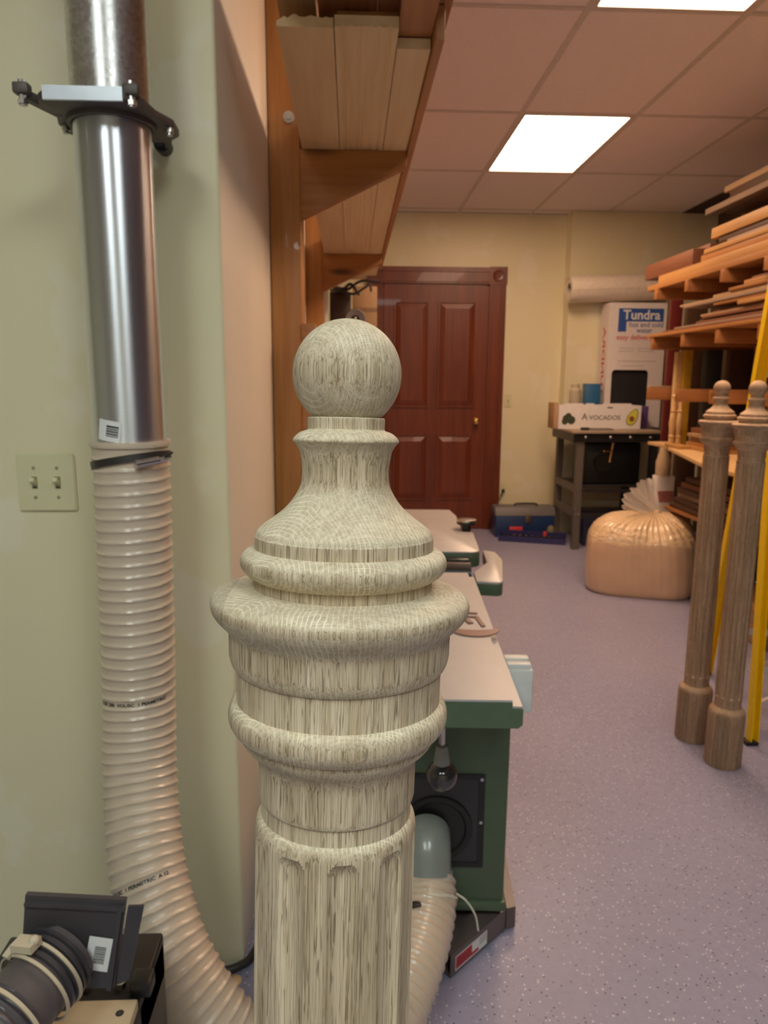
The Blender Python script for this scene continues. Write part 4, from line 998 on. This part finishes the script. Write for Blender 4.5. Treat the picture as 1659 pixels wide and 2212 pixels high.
# front wall with a rounded opening
inner = rrect(ox0, ox1, oz0, oz1, 0.03); n_ = len(inner)
outer = []
for k, (x_, z_) in enumerate(inner):
    s = k//6; cx, cz = ((bx1, bz1), (bx0, bz1), (bx0, 0.969), (bx1, 0.969))[s]; outer.append((cx, cz))
vs = [(x_, by0, z_) for x_, z_ in inner]+[(x_, by0, z_) for x_, z_ in outer]+[(x_, by0+.005, z_) for x_, z_ in inner]
fs = []
for k in range(n_):
    j = (k+1) % n_
    if outer[k] == outer[j]: fs.append((k, j, n_+k))
    else: fs.append((k, j, n_+j, n_+k))
    fs.append((k, j, 2*n_+j, 2*n_+k))
bxm = MB().add(vs, fs); bxm.box(bx0, bx0+.004, by0+.0005, by1, .969, bz1).box(bx1-.004, bx1, by0+.0005, by1, .969, bz1).box(bx0+.0045, bx1-.0045, by1-.004, by1, .969, bz1).box(bx0+.0045, bx1-.0045, by0+.0005, by1-.0045, bz1-.004, bz1)
bxm.build('carton', plain('pinkish_white_card', (0.80, 0.73, 0.70), 0.65, var=0.03), tb, smooth=0)
MB().box(bx0+.01, bx1-.01, by0+.03, by0+.034, 1.0, 1.55).build('opening_backing', M_INK, tb, smooth=0)  # dark sheet set back behind the opening
M_BLUE = plain('print_blue', (0.035, 0.10, 0.36), 0.5)
yf = by0-0.0006
sx = lambda px: 2.166+(px-1318)*0.003935; szz = lambda py: 2.005-(py-655)*0.00383
def quad(x0, x1, z0, z1, y): return MB().add([(x0, y, z0), (x1, y, z0), (x1, y, z1), (x0, y, z1)], [(0, 1, 2, 3)])
quad(sx(1338), sx(1436), szz(695), szz(667), yf).add(quad(sx(1338), sx(1356), szz(717), szz(695), yf).v, [(0, 1, 2, 3)]).build('logo_panel', M_BLUE, tb, smooth=0)
text_mb('Tundra', 0.108, 0.0022, lambda x, y, z: (sx(1388)+x*1.0, yf-0.0006, szz(681.5)+y)).build('logo_lettering', M_PAPER, tb, smooth=0)
text_mb('hot and cold', 0.058, 0.0006, lambda x, y, z: (sx(1399)+x, yf, szz(702)+y)).build('small_lettering', M_BLUE, tb, smooth=0)
text_mb('water', 0.058, 0.0006, lambda x, y, z: (sx(1396)+x, yf, szz(714)+y)).build('small_lettering', M_BLUE, tb, smooth=0)
M_RED = plain('print_red', (0.60, 0.04, 0.04), 0.5)
text_mb('easy delivery', 0.060, 0.0006, lambda x, y, z: (sx(1375)+x, yf, szz(729)+y)).build('red_lettering', M_RED, tb, smooth=0)
text_mb('TUNDRA', 0.105, 0.002, lambda x, y, z: (bx0-0.0006, by0+0.10-y*0.9, 1.52+x*1.35)).build('side_lettering', M_RED, tb, smooth=0)
quad(sx(1342), sx(1425), szz(781), szz(779.6), yf).build('fine_print_line', plain('print_grey', (0.42, 0.38, 0.36), 0.5), tb, smooth=0)
for k, (a, b, c) in enumerate(((1342, 1378, 752), (1384, 1424, 752), (1342, 1374, 758), (1384, 1420, 758), (1350, 1400, 790))):
    quad(sx(a), sx(b), szz(c+1.2), szz(c), yf).build('fine_print', MATS['print_grey'], tb, smooth=0)

# roll of paper lying on the carton
ra, rb_ = V((1.835, 6.30, 2.118)), V((2.64, 6.30, 2.150))
pr = thing('paper_roll', 'large cream roll of paper lying across the top of the tall white carton', 'paper roll', (2.25, 6.3, 2.006))
dr_ = (rb_-ra).normalized(); rl = (rb_-ra).length
MB().lathe([(0.0, 0.092), (0.0, 0.110), (rl, 0.110), (rl, 0.092)], ra, dr_, 48, cap=False).lathe([(0.0, 0.092), (rl, 0.092)], ra, dr_, 48, cap=False).build('outer_layers', plain('cream_paper', (0.80, 0.70, 0.58), 0.6), pr)
MB().lathe([(0.008, 0.050), (0.0, 0.085), (0.004, 0.088), (rl-.01, 0.088)], ra, dr_, 40, cap=False).build('inner_layers', MATS['cream_paper'], pr)
MB().beam(ra+V((0.02, -0.1115, -0.015)), rb_+V((0, -0.1115, -0.015)), 0.004, 0.003).build('loose_edge', MATS['cream_paper'], pr, smooth=0)

# tool boxes on the floor
tbx = thing('toolbox', 'blue metal toolbox with a grey lid on the floor by the far wall', 'toolbox', (1.56, 6.30, 0))
MB().bbox(1.265, 1.785, 6.20, 6.43, 0.0, 0.190, 0.006).build('body', plain('navy_enamel', (0.018, 0.045, 0.14), 0.35), tbx)
MB().prism([(6.195, 0.191), (6.435, 0.191), (6.40, 0.262), (6.23, 0.262)], 1.260, 1.790, 'YZX', bev=0.004).build('lid', plain('grey_lid_plastic', (0.16, 0.15, 0.15), 0.5), tbx)
MB().tube(catmull([(1.45, 6.31, 0.262), (1.455, 6.31, 0.278), (1.50, 6.31, 0.283), (1.60, 6.31, 0.283), (1.645, 6.31, 0.278), (1.65, 6.31, 0.262)], 5), 0.008, 10).build('handle', M_BLACK, tbx)
MB().bbox(1.525, 1.575, 6.185, 6.2, 0.130, 0.205, 0.004).build('latch', plain('dull_brass', (0.20, 0.15, 0.09), 0.4, metal=0.7), tbx)
sc_ = thing('socket_set', 'open blue tray holding a row of shiny sockets in front of the blue toolbox', 'socket set', (1.55, 6.03, 0), -0.32)
def lb(mb, name, mat, smooth=35): return mb.build(name, mat, sc_, smooth, local=True)
lb(MB().bbox(-0.28, 0.28, -0.075, 0.075, 0.0, 0.012, 0.003).box(-0.28, 0.28, -0.075, -0.068, 0.012, 0.050).box(-0.28, 0.28, 0.068, 0.075, 0.012, 0.075).box(-0.28, -0.273, -0.068, 0.068, 0.012, 0.060).box(0.273, 0.28, -0.068, 0.068, 0.012, 0.060), 'tray', plain('indigo_plastic', (0.03, 0.03, 0.13), 0.35), 0)
lb(MB().box(-0.27, 0.27, -0.066, 0.066, 0.0125, 0.038), 'liner', M_BLACK, 0)
for k in range(9):
    if k in (0,): continue
    r_ = 0.013 if k < 4 else 0.010
    lb(MB().lathe([(0.0385, r_), (0.062, r_), (0.062, r_*0.6), (0.050, r_*0.6)], (-0.20+0.05*k, -0.030, 0), n=16, cap=False), 'socket', M_STEEL)
for nm, x_, y_, w_, lab_ in (('red_pouch', 1.44, 6.182, 0.115, 'bright red pouch between the blue toolbox and the socket tray'), ('round_cap', 1.665, 6.06, 0.03, 'small red cap at the back of the socket tray')):
    tag(MB().bbox(x_-w_/2, x_+w_/2, y_-0.014, y_+0.014, 0.0, 0.098 if w_ > .05 else 0.08, 0.006).build(nm, plain('red_plastic', (0.62, 0.05, 0.05), 0.4)), lab_, 'pouch' if w_ > .05 else 'cap')
tag(MB().lathe([(0, 0.035), (0.085, 0.036), (0.11, 0.026), (0.12, 0.01)], (1.735, 6.125, 0), n=20).build('knob_jar', plain('olive_plastic', (0.20, 0.17, 0.10), 0.4)), 'small olive round-topped pot right of the red cap', 'pot')

# ================================================================ SAWDUST BAG
bag = thing('sawdust_bag', 'big clear plastic bag full of sawdust, knotted on top, on the floor at right', 'bag', (1.93, 4.58, 0))
M_DUST = None
t_ = NT('sawdust_in_plastic'); v_ = t_.obj()
nz = t_.noise(v_, 7.0, 4.0); nf = t_.noise(v_, 220.0, 2.0)
sepz = t_.n('ShaderNodeSeparateXYZ', ins={0: v_}).outputs
c_ = t_.mix(t_.ramp(nz, 0.3, 0.7), (0.64, 0.42, 0.27), (0.72, 0.50, 0.33))
c_ = t_.mix(t_.mth('MULTIPLY', nf, 0.3), c_, (0.50, 0.33, 0.20))
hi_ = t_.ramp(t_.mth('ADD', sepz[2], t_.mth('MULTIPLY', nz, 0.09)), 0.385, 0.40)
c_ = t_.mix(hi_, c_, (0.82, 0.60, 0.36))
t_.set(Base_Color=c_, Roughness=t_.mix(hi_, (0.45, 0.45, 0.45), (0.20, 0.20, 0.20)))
t_.b.inputs['Coat Weight'].default_value = 0.8; t_.bump(t_.mth('ADD', t_.noise(t_.mapp(v_, (9, 9, 22)), 1.0, 5.0, 0.65), t_.mth('MULTIPLY', t_.noise(v_, 30.0, 4.0, 0.6), 0.35)), 0.9, 0.03); bn_ = [n for n in t_.t.nodes if n.type == 'BUMP'][0]; t_.put(bn_.inputs['Strength'], t_.mth('MULTIPLY_ADD', hi_, 0.8, 0.12)); t_.b.inputs['Coat Roughness'].default_value = 0.10
M_DUST = t_.m
BC = V((1.905, 4.60)); HX, HY = 0.340, 0.265; KN = V((1.985, 4.575, 0.525))
def superr(a, n=3.6):
    return 1.0/((abs(cos(a)/HX))**n + (abs(sin(a)/HY))**n)**(1/n)
nA = 220; prof = [(0.0, 0.93), (0.012, 0.965), (0.04, 0.99), (0.10, 1.01), (0.18, 1.02), (0.26, 1.015), (0.32, 1.0), (0.36, 0.975), (0.385, 0.94), (0.410, 0.895), (0.432, 0.84), (0.450, 0.77), (0.466, 0.69), (0.478, 0.60), (0.489, 0.50), (0.497, 0.40), (0.504, 0.30), (0.510, 0.21), (0.516, 0.13), (0.522, 0.07), (0.532, 0.040)]
rr_ = random.Random(5); ph = [(rr_.uniform(0, 6.28), rr_.choice((9, 13, 17, 23, 31, 41)), rr_.uniform(.5, 1)) for _ in range(7)]
vs = []; yawb = -0.35
for z_, s in prof:
    top = max(0.0, min(1.0, (z_-0.33)/0.10))
    for i in range(nA):
        a = 2*pi*i/nA; r = superr(a)*s
        fold = sum(sin(a*k+p+ (z_*9)*((k % 3)-1))*w for p, k, w in ph)/5.0
        wr = 0.007*top*fold*min(1, s*2.2) + 0.004*fold*(1-top)
        zz = z_ + 0.011*top*fold*min(1, s*1.6) + (0.02*sin(a*2+1)+0.012*sin(a*3+.4))*top*min(1, s)
        x = (r+wr)*cos(a); y = (r+wr)*sin(a)
        xr = x*cos(yawb)-y*sin(yawb); yr = x*sin(yawb)+y*cos(yawb)
        k_ = (1-s)**1.2 if z_ > .36 else 0
        vs.append((BC.x+xr+(KN.x-BC.x)*k_, BC.y+yr+(KN.y-BC.y)*k_, zz))
fs = []
for j in range(len(prof)-1):
    for i in range(nA):
        p = j*nA; fs.append((p+i, p+(i+1) % nA, p+nA+(i+1) % nA, p+nA+i))
fs.append(tuple(range(nA-1, -1, -1))); p = (len(prof)-1)*nA; fs.append(tuple(range(p, p+nA)))
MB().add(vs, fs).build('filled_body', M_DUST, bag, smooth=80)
t_ = NT('clear_plastic_film')
t_.set(Base_Color=(0.93, 0.84, 0.74), Roughness=0.2)
t_.b.inputs['Transmission Weight'].default_value = 0.15; t_.b.inputs['IOR'].default_value = 1.15
t_.b.inputs['Alpha'].default_value = 0.80
M_FILM = t_.m
def tuft(base, tip, w0, w1, seed, nu=40, nv=14):
    rg = random.Random(seed); base = V(base); tip = V(tip); d = tip-base; side = d.cross(V((0, 1, 0))).normalized(); dep = V((0, 1, 0))
    pp = [(rg.uniform(0, 6.3), rg.uniform(4, 19)) for _ in range(5)]
    vs = []
    for j in range(nv+1):
        t = j/nv; wd = w0+(w1-w0)*t**0.8
        for i in range(nu+1):
            s = -1+2*i/nu
            q = sum(sin(s*k+p+t*(k*0.35)+sin(t*5+p)) for p, k in pp)/5
            c = base+d*(t*(1-0.16*abs(s)**1.5)+0.04*q*t)+side*(s*wd)+dep*((0.006+0.030*t)*q)
            vs.append(c)
    return MB().add(vs, [(j*(nu+1)+i, j*(nu+1)+i+1, (j+1)*(nu+1)+i+1, (j+1)*(nu+1)+i) for j in range(nv) for i in range(nu)])
tf = tuft(KN+V((0, 0, -0.005)), (1.875, 4.56, 0.735), 0.020, 0.075, 3)
tf.build('gathered_neck', M_FILM, bag, smooth=80)
tuft(KN+V((-0.01, -0.01, -0.015)), (1.755, 4.54, 0.640), 0.014, 0.085, 9).build('loose_fold', M_FILM, bag, smooth=80)
MB().lathe([(-0.012, 0.026), (-0.004, 0.031), (0.006, 0.028), (0.016, 0.022)], KN, (-0.25, 0, 1), 24, cap=False).build('tie_band', plain('clear_tie', (0.75, 0.58, 0.38), 0.25), bag)

# ================================================================ RIGHT LUMBER RACK
rr = thing('lumber_rack', 'orange fir cantilever rack with rows of arms along the right wall', 'lumber rack', (2.6, 4.0, 0))
M_ARM = wood('orange_fir_arms', (0.30, 0.108, 0.026), (0.41, 0.165, 0.045), 'X', knots=0.8, rough=0.5)
XE = 1.93
AY = [4.68, 4.25, 3.84, 3.43]
for y in AY:
    MB().bbox(3.02, 3.145, y, y+0.042, 0.0, ZC-0.012, 0.002).build('upright', M_ARM, rr)
    for (za, zb, x0) in ((1.868, 1.932, XE), (1.556, 1.632, XE), (1.238, 1.312, XE-0.005), (2.34, 2.40, 2.45)):
        MB().bbox(x0, 3.018, y, y+0.042, za, zb, 0.002).build('arm', M_ARM, rr)
M_PLY = wood('golden_plywood', (0.62, 0.38, 0.16), (0.72, 0.47, 0.22), 'Y', rough=0.5)
bt = MB().prism([(2.03, 4.90), (2.03, 4.66), (1.745, 3.50), (1.73, 3.10), (3.0, 3.10), (3.0, 4.90)], 0.930, 0.951, 'XYZ', bev=0.002)
bt.build('bench_top', M_PLY, rr)
for lx, ly in ((2.10, 4.60), (2.05, 3.25)):
    MB().bbox(lx+0.35, lx+0.44, ly-0.03, ly+0.06, 0, 0.929, 0.002).build('bench_leg', M_ARM, rr)
# boards in the rack
TON = {'gold': wood('board_gold', (0.416, 0.207, 0.059), (0.528, 0.281, 0.091), 'Y'), 'orange': wood('board_orange', (0.336, 0.137, 0.035), (0.448, 0.200, 0.056), 'Y'),
       'tan': wood('board_tan', (0.336, 0.207, 0.108), (0.432, 0.281, 0.154), 'Y'), 'grey': wood('board_grey', (0.240, 0.163, 0.112), (0.320, 0.222, 0.154), 'Y'),
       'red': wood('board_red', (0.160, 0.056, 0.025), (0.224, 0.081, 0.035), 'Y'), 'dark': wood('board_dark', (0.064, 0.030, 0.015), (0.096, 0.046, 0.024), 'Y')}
cnt = [0]
def bd(x0, x1, y0, y1, z0, z1, tone, label, grp, name='board'):
    cnt[0] += 1
    tag(MB().bbox(x0, x1, y0, y1, z0, z1, 0.0015).build(name, TON[tone]), label, 'board', grp)
G1 = 'boards on the upper arms of the right rack'
bd(1.94, 2.12, 3.36, 4.86, 1.9325, 1.966, 'orange', 'long orange board at the bottom front of the upper arms', G1)
bd(1.95, 2.13, 3.36, 4.72, 1.9665, 2.012, 'gold', 'long golden board lying on the bottom front board of the upper arms', G1)
bd(2.14, 2.40, 3.36, 4.8, 1.9325, 2.00, 'orange', 'wide board behind the front boards of the upper arms', G1)
bd(1.97, 2.10, 3.36, 4.20, 2.0125, 2.052, 'orange', 'orange board in the middle of the upper arm stack', G1)
bd(1.965, 2.12, 3.36, 4.16, 2.0525, 2.078, 'gold', 'bright golden board of the upper arm stack', G1)
bd(1.985, 2.11, 3.36, 3.95, 2.0785, 2.096, 'grey', 'thin pinkish grey board of the upper arm stack', G1)
bd(1.955, 2.06, 4.27, 4.95, 2.014, 2.105, 'red', 'short reddish block at the far end of the upper arms', G1, 'timber_block')
bd(2.065, 2.16, 4.30, 4.80, 2.014, 2.14, 'red', 'brown block behind the short reddish block of the upper arms', G1, 'timber_block')
bd(1.98, 2.06, 3.36, 4.12, 2.127, 2.182, 'gold', 'topmost golden board of the upper arm stack', G1)
bd(1.99, 2.13, 3.36, 4.05, 2.0965, 2.1265, 'dark', 'dark board under the topmost golden board', G1)
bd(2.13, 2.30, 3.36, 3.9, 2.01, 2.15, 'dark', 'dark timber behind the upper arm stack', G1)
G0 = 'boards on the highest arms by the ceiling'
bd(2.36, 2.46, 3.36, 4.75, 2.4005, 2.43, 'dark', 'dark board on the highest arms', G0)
bd(2.28, 2.355, 3.36, 4.85, 2.41, 2.445, 'grey', 'grey board end just under the ceiling at right', G0)
bd(2.28, 2.36, 3.36, 4.62, 2.49, 2.525, 'tan', 'tan board end nearest the ceiling at right', G0)
bd(2.365, 2.55, 3.36, 4.75, 2.4305, 2.49, 'dark', 'dark wide board behind the grey board end under the ceiling', G0)
bd(2.28, 2.364, 3.36, 4.55, 2.4455, 2.4895, 'dark', 'dark board between the grey and the tan board ends under the ceiling', G0)
G2 = 'thin boards on the middle arms of the right rack'
bd(1.925, 2.30, 3.36, 4.78, 1.6325, 1.652, 'orange', 'long orange shelf board resting on the middle arms', G2, 'shelf_board')
zz = 1.6525
L2 = [('red', 4.60, 1.95, .014), ('grey', 4.46, 1.96, .012), ('red', 4.20, 1.97, .014), ('dark', 4.18, 1.98, .010), ('red', 4.12, 1.965, .014), ('tan', 4.16, 1.975, .012), ('red', 4.05, 1.985, .012)]
names = ['reddish', 'grey', 'second reddish', 'dark', 'third reddish', 'thin tan', 'last reddish']
for (tn, yf_, x_, h_), nm in zip(L2, names):
    bd(x_, x_+0.26, 3.36, yf_, zz, zz+h_-0.0006, tn, nm+' board low in the stack on the middle arms', G2); zz += h_
bd(1.95, 2.02, 3.36, 3.72, zz, zz+0.020, 'gold', 'golden board of the middle stack with the nearest end', G2)
bd(1.955, 2.03, 3.36, 3.98, zz+0.0205, zz+0.036, 'orange', 'yellow-orange stick above the reddish boards of the middle stack', G2)
bd(2.04, 2.25, 3.36, 4.1, zz, zz+0.036, 'dark', 'dark board behind the golden boards of the middle stack', G2)
bd(1.95, 2.10, 3.36, 4.33, zz+0.0365, zz+0.049, 'grey', 'long grey board crossing the middle stack', G2)
bd(1.96, 2.12, 3.36, 4.40, zz+0.0495, zz+0.062, 'tan', 'long tan board above the crossing grey board', G2)
bd(1.97, 2.08, 3.36, 4.02, zz+0.0625, zz+0.078, 'tan', 'short tan board above the long tan board', G2)
bd(1.96, 2.03, 3.36, 3.84, zz+0.0785, zz+0.094, 'orange', 'bright stick with a round end near the top of the middle stack', G2)
bd(1.965, 2.05, 3.36, 3.70, zz+0.0945, zz+0.114, 'gold', 'golden board second from the top of the middle stack', G2)
bd(1.97, 2.06, 3.36, 3.64, zz+0.1145, zz+0.125, 'red', 'reddish board at the top of the middle stack', G2)
# upright stock leaning in the rack
def up(x0, x1, y0, y1, z0, z1, mat, name, label, cat='board', g='upright stock behind the right rack'):
    tag(MB().bbox(x0, x1, y0, y1, z0, z1, 0.002).build(name, mat), label, cat, g)
up(2.290, 2.375, 5.28, 5.31, 0, 1.93, plain('maroon_paint', (0.15, 0.02, 0.018), 0.45), 'maroon_panel', 'upright maroon panel right of the tall white carton', 'panel')
up(2.40, 2.55, 5.26, 5.30, 0, 1.90, TON['dark'], 'brown_upright', 'upright dark panel right of the maroon panel', 'panel')
up(2.095, 2.150, 4.58, 4.64, 0.952, 1.55, plain('yellow_ochre_paint', (0.62, 0.36, 0.03), 0.45), 'yellow_post', 'upright yellow post standing on the plywood bench', 'post')
up(2.055, 2.094, 4.60, 4.64, 0.952, 1.54, M_PLY, 'pale_strip', 'pale wooden strip standing against the yellow post', 'strip')
up(2.20, 2.30, 4.50, 4.56, 0.952, 1.55, plain('green_black_board', (0.035, 0.035, 0.028), 0.6), 'blackish_board', 'upright greenish black board right of the yellow post')
up(2.32, 2.52, 4.45, 4.50, 0.952, 1.55, TON['dark'], 'brown_sheet', 'upright dark brown sheet behind the left ball finial of the far pair', 'sheet')
up(2.20, 2.34, 3.93, 3.97, 0.952, 1.55, TON['red'], 'red_brown_sheet', 'upright red-brown sheet above the plywood bench', 'sheet')
up(2.40, 2.60, 4.10, 4.15, 0.952, 1.55, TON['dark'], 'wide_dark_sheet', 'wide dark sheet behind the right ball finial of the far pair', 'sheet')
up(2.50, 2.58, 5.60, 5.64, 0, 1.19, M_WHITE, 'white_strip', 'upright white strip beside the purple box', 'strip')
up(2.44, 2.49, 5.50, 5.53, 0, 1.20, plain('cream_strip_paint', (0.70, 0.60, 0.42), 0.5), 'cream_strip', 'upright cream strip left of the white strip', 'strip')
tag(MB().bbox(1.93, 2.16, 4.685, 4.72, 1.3125, 1.328, 0.002).build('pale_board', TON['tan']), 'pale thin board lying on the lowest far arm', 'board')
# turned baluster leaning on the bench
spd = [(0, .016), (.02, .018), (.05, .014), (.06, .020), (.07, .013), (.14, .022), (.19, .017), (.21, .011), (.22, .019), (.235, .012), (.27, .014), (.30, .010), (.31, .016), (.325, .008)]
for k, (x_, lb_) in enumerate(((2.025, 'turned pale baluster standing at the far end of the bench, left one'), (1.995, 'turned pale baluster standing at the far end of the bench, right one'))):
    tag(MB().lathe([(0.952+a, b) for a, b in spd], (2.040+0.035*k, 4.56-0.02*k, 0), n=20).build('baluster', M_PLY), lb_, 'baluster', 'turned balusters on the bench')
for k, (x_, y_, w_, h_, tn, nm) in enumerate(((2.16, 4.20, .16, .022, 'gold', 'lowest golden'), (2.17, 4.22, .14, .020, 'orange', 'orange middle'), (2.18, 4.24, .13, .030, 'grey', 'grey third'), (2.17, 4.22, .15, .022, 'tan', 'tan fourth'), (2.19, 4.25, .12, .03, 'red', 'reddish top'))):
    z0 = 0.9515+sum((.022, .020, .030, .022, .03)[:k])+0.0003*k
    bd(x_-w_/2-.02, x_+w_, y_-0.18, y_+0.20, z0, z0+h_-0.0005, tn, nm+' offcut of the small pile on the bench', 'offcuts piled on the bench', 'offcut')
tag(MB().bbox(1.98, 2.06, 4.32, 4.52, 0.9515, 0.972, 0.004).build('offcut', TON['gold']), 'loose golden offcut lying by the yellow post on the bench', 'board', 'offcuts piled on the bench')
# under the bench
pk = MB()
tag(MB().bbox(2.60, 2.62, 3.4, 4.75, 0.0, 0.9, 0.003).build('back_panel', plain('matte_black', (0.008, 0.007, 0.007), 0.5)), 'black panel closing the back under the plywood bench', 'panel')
MB().bbox(2.07, 2.595, 3.42, 4.66, 0.530, 0.549, 0.002).build('lower_shelf', M_ARM, rr)
for lx, ly in ((2.42, 3.5), (2.42, 4.5)): MB().bbox(lx, lx+0.06, ly, ly+0.06, 0, 0.529, 0.002).build('shelf_leg', M_ARM, rr)
for k in range(6):
    tn = ('dark', 'dark', 'grey', 'dark', 'red', 'dark')[k]
    bd(2.09+0.01*(k % 3), 2.38, 3.45, 4.62-0.03*k, 0.55+0.036*k, 0.55+0.036*k+0.033, tn, ('lowest', 'second', 'third', 'fourth', 'fifth', 'topmost')[k]+' board of the dark stack under the bench', 'boards stacked under the bench')
wc = thing('white_carton', 'narrow white carton with a pink band under the far end of the bench', 'box', (2.20, 4.98, 0))
MB().bbox(2.135, 2.262, 4.95, 5.03, 0, 0.705, 0.003).build('carton', M_WHITE, wc)
MB().box(2.140, 2.257, 4.9485, 4.95, 0.52, 0.60).build('pink_band', plain('pink_print', (0.50, 0.20, 0.20), 0.5), wc, smooth=0)
jar = tag(MB().lathe([(0.706, .045), (0.712, .05), (0.80, .052), (0.86, .035), (0.90, .03)], (2.19, 4.99, 0), n=24).build('beige_bottle', plain('beige_plastic', (0.58, 0.44, 0.28), 0.4)), 'beige round bottle standing on the narrow white carton', 'bottle')

# ================================================================ STEP LADDER
ld = thing('step_ladder', 'yellow fiberglass step ladder with aluminium steps, at the right edge', 'ladder', (1.7, 2.95, 0))
F0, R0, AP = V((1.512, 2.50, 0.0)), V((1.665, 3.17, 0.0)), V((1.642, 2.83, 1.96))
OFF = V((0.45, -0.14, 0))
TP = 0.06
def rail(a, b, wd, th, side, nm, flip=1):
    a = V(a); b = V(b); d = (b-a).normalized(); s_ = (V(side)-d*d.dot(V(side))).normalized(); q = d.cross(s_)
    mb = MB()
    mb.beam(a, b, wd, 0.004, s_)                                        # web
    for sg in (-1, 1):
        mb.beam(a+s_*sg*(wd/2-0.002)+q*0.0165*flip, b+s_*sg*(wd/2-0.002)+q*0.0165*flip, 0.004, 0.029, s_)
    return mb.build(nm, M_YEL, ld, smooth=0)
fd = (AP-F0).normalized()
rail(F0+fd*0.015, AP-fd*.05, 0.032, 0.03, (1, 0.1, 0), 'front_rail', -1)
rail(F0+OFF+fd*0.015, AP+OFF-fd*.05, 0.032, 0.03, (1, 0.1, 0), 'front_rail', -1)
rd = (AP-R0).normalized()
rail(R0+rd*0.015, AP-rd*.05, 0.046, 0.03, (0.9, -0.1, 0), 'rear_rail', -1)
rail(R0+OFF+rd*0.015, AP+OFF-rd*.05, 0.046, 0.03, (0.9, -0.1, 0), 'rear_rail', -1)
for p in (F0, F0+OFF, R0, R0+OFF):
    MB().bbox(p.x-0.024, p.x+0.024, p.y-0.022, p.y+0.022, 0.0, 0.017, 0.003).build('rubber_foot', M_BLACK, ld)
for k in range(6):
    t = (0.29+0.30*k)/1.98
    if t > 0.93: continue
    a = F0.lerp(AP, t); b = a+OFF
    a2 = a+V((0.022, 0.0, 0)); b2 = b+V((-0.022, 0, 0))
    s = MB(); dv = V((0, 0.075, 0))
    s.add([a2, b2, b2+dv, a2+dv, a2+V((0, 0, .004)), b2+V((0, 0, .004)), b2+dv+V((0, 0, .004)), a2+dv+V((0, 0, .004))], [(0, 3, 2, 1), (4, 5, 6, 7), (0, 1, 5, 4), (1, 2, 6, 5), (2, 3, 7, 6), (3, 0, 4, 7)])
    dz = V((0, 0, -0.028)); e = V((0, 0.003, 0)); z_ = V((0, 0, -.0005))
    s.add([a2+z_, b2+z_, b2+e+z_, a2+e+z_, a2+dz, b2+dz, b2+e+dz, a2+e+dz], [(0, 1, 2, 3), (7, 6, 5, 4), (0, 4, 5, 1), (1, 5, 6, 2), (2, 6, 7, 3), (3, 7, 4, 0)])
    s.build('step', plain('ribbed_aluminium', (0.62, 0.58, 0.60), 0.35, metal=0.7), ld, smooth=0)
    for dz_ in (-0.012, 0.012):
        c = a+V((0.0, -0.006, dz_))
        MB().lathe([(0, 0.0065), (0.003, 0.006), (0.005, 0.003)], a+V((-0.002, -0.003, dz_)), (0, -1, 0), 12).build('rivet', M_STEEL, ld)
MB().lathe([(0, 0.0065), (0.003, 0.006), (0.005, 0.003)], F0.lerp(AP, 0.085)+V((0, -0.003, 0)), (0, -1, 0), 12).build('rivet', M_STEEL, ld)
a = F0.lerp(AP, 0.075); b = F0.lerp(AP, 0.29/1.98)
MB().beam(a+V((0.023, 0.01, 0)), b+V((0.20, -0.05, -0.032)), 0.018, 0.004).build('knee_brace', MATS['ribbed_aluminium'], ld, smooth=0)
MB().beam(a+V((0.023, 0.03, -0.02)), b+V((0.20, -0.02, -0.034)), 0.012, 0.004).build('knee_brace', MATS['ribbed_aluminium'], ld, smooth=0)
for zr in (0.24, 0.85, 1.40):
    t = zr/1.98; a = R0.lerp(AP, t); b = a+OFF
    MB().beam(a+V((0.02, 0, 0)), b+V((-0.02, 0, 0)), 0.028, 0.012, (0, 0, 1)).build('rear_bar', MATS['ribbed_aluminium'], ld, smooth=0)
a = R0.lerp(AP, 0.24/1.98); MB().beam(a+V((0.03, -.008, -0.016)), a+V((0.12, -0.05, -0.16)), 0.014, 0.004).build('rear_brace', MATS['ribbed_aluminium'], ld, smooth=0)
MB().bbox(AP.x+0.035, AP.x+OFF.x+0.03, AP.y-0.20, AP.y+0.06, 1.945, 1.985, 0.006).build('top_cap', M_YEL, ld)
# low stack right of the bag
for k in range(4):
    bd(2.10, 2.38, 3.45, 4.05-0.05*k, 0.055*k+0.0005, 0.055*k+0.054, ('tan', 'gold', 'tan', 'gold')[k], ('lowest', 'second', 'third', 'topmost')[k]+' board of the pale stack behind the yellow ladder', 'pale boards stacked on the floor')
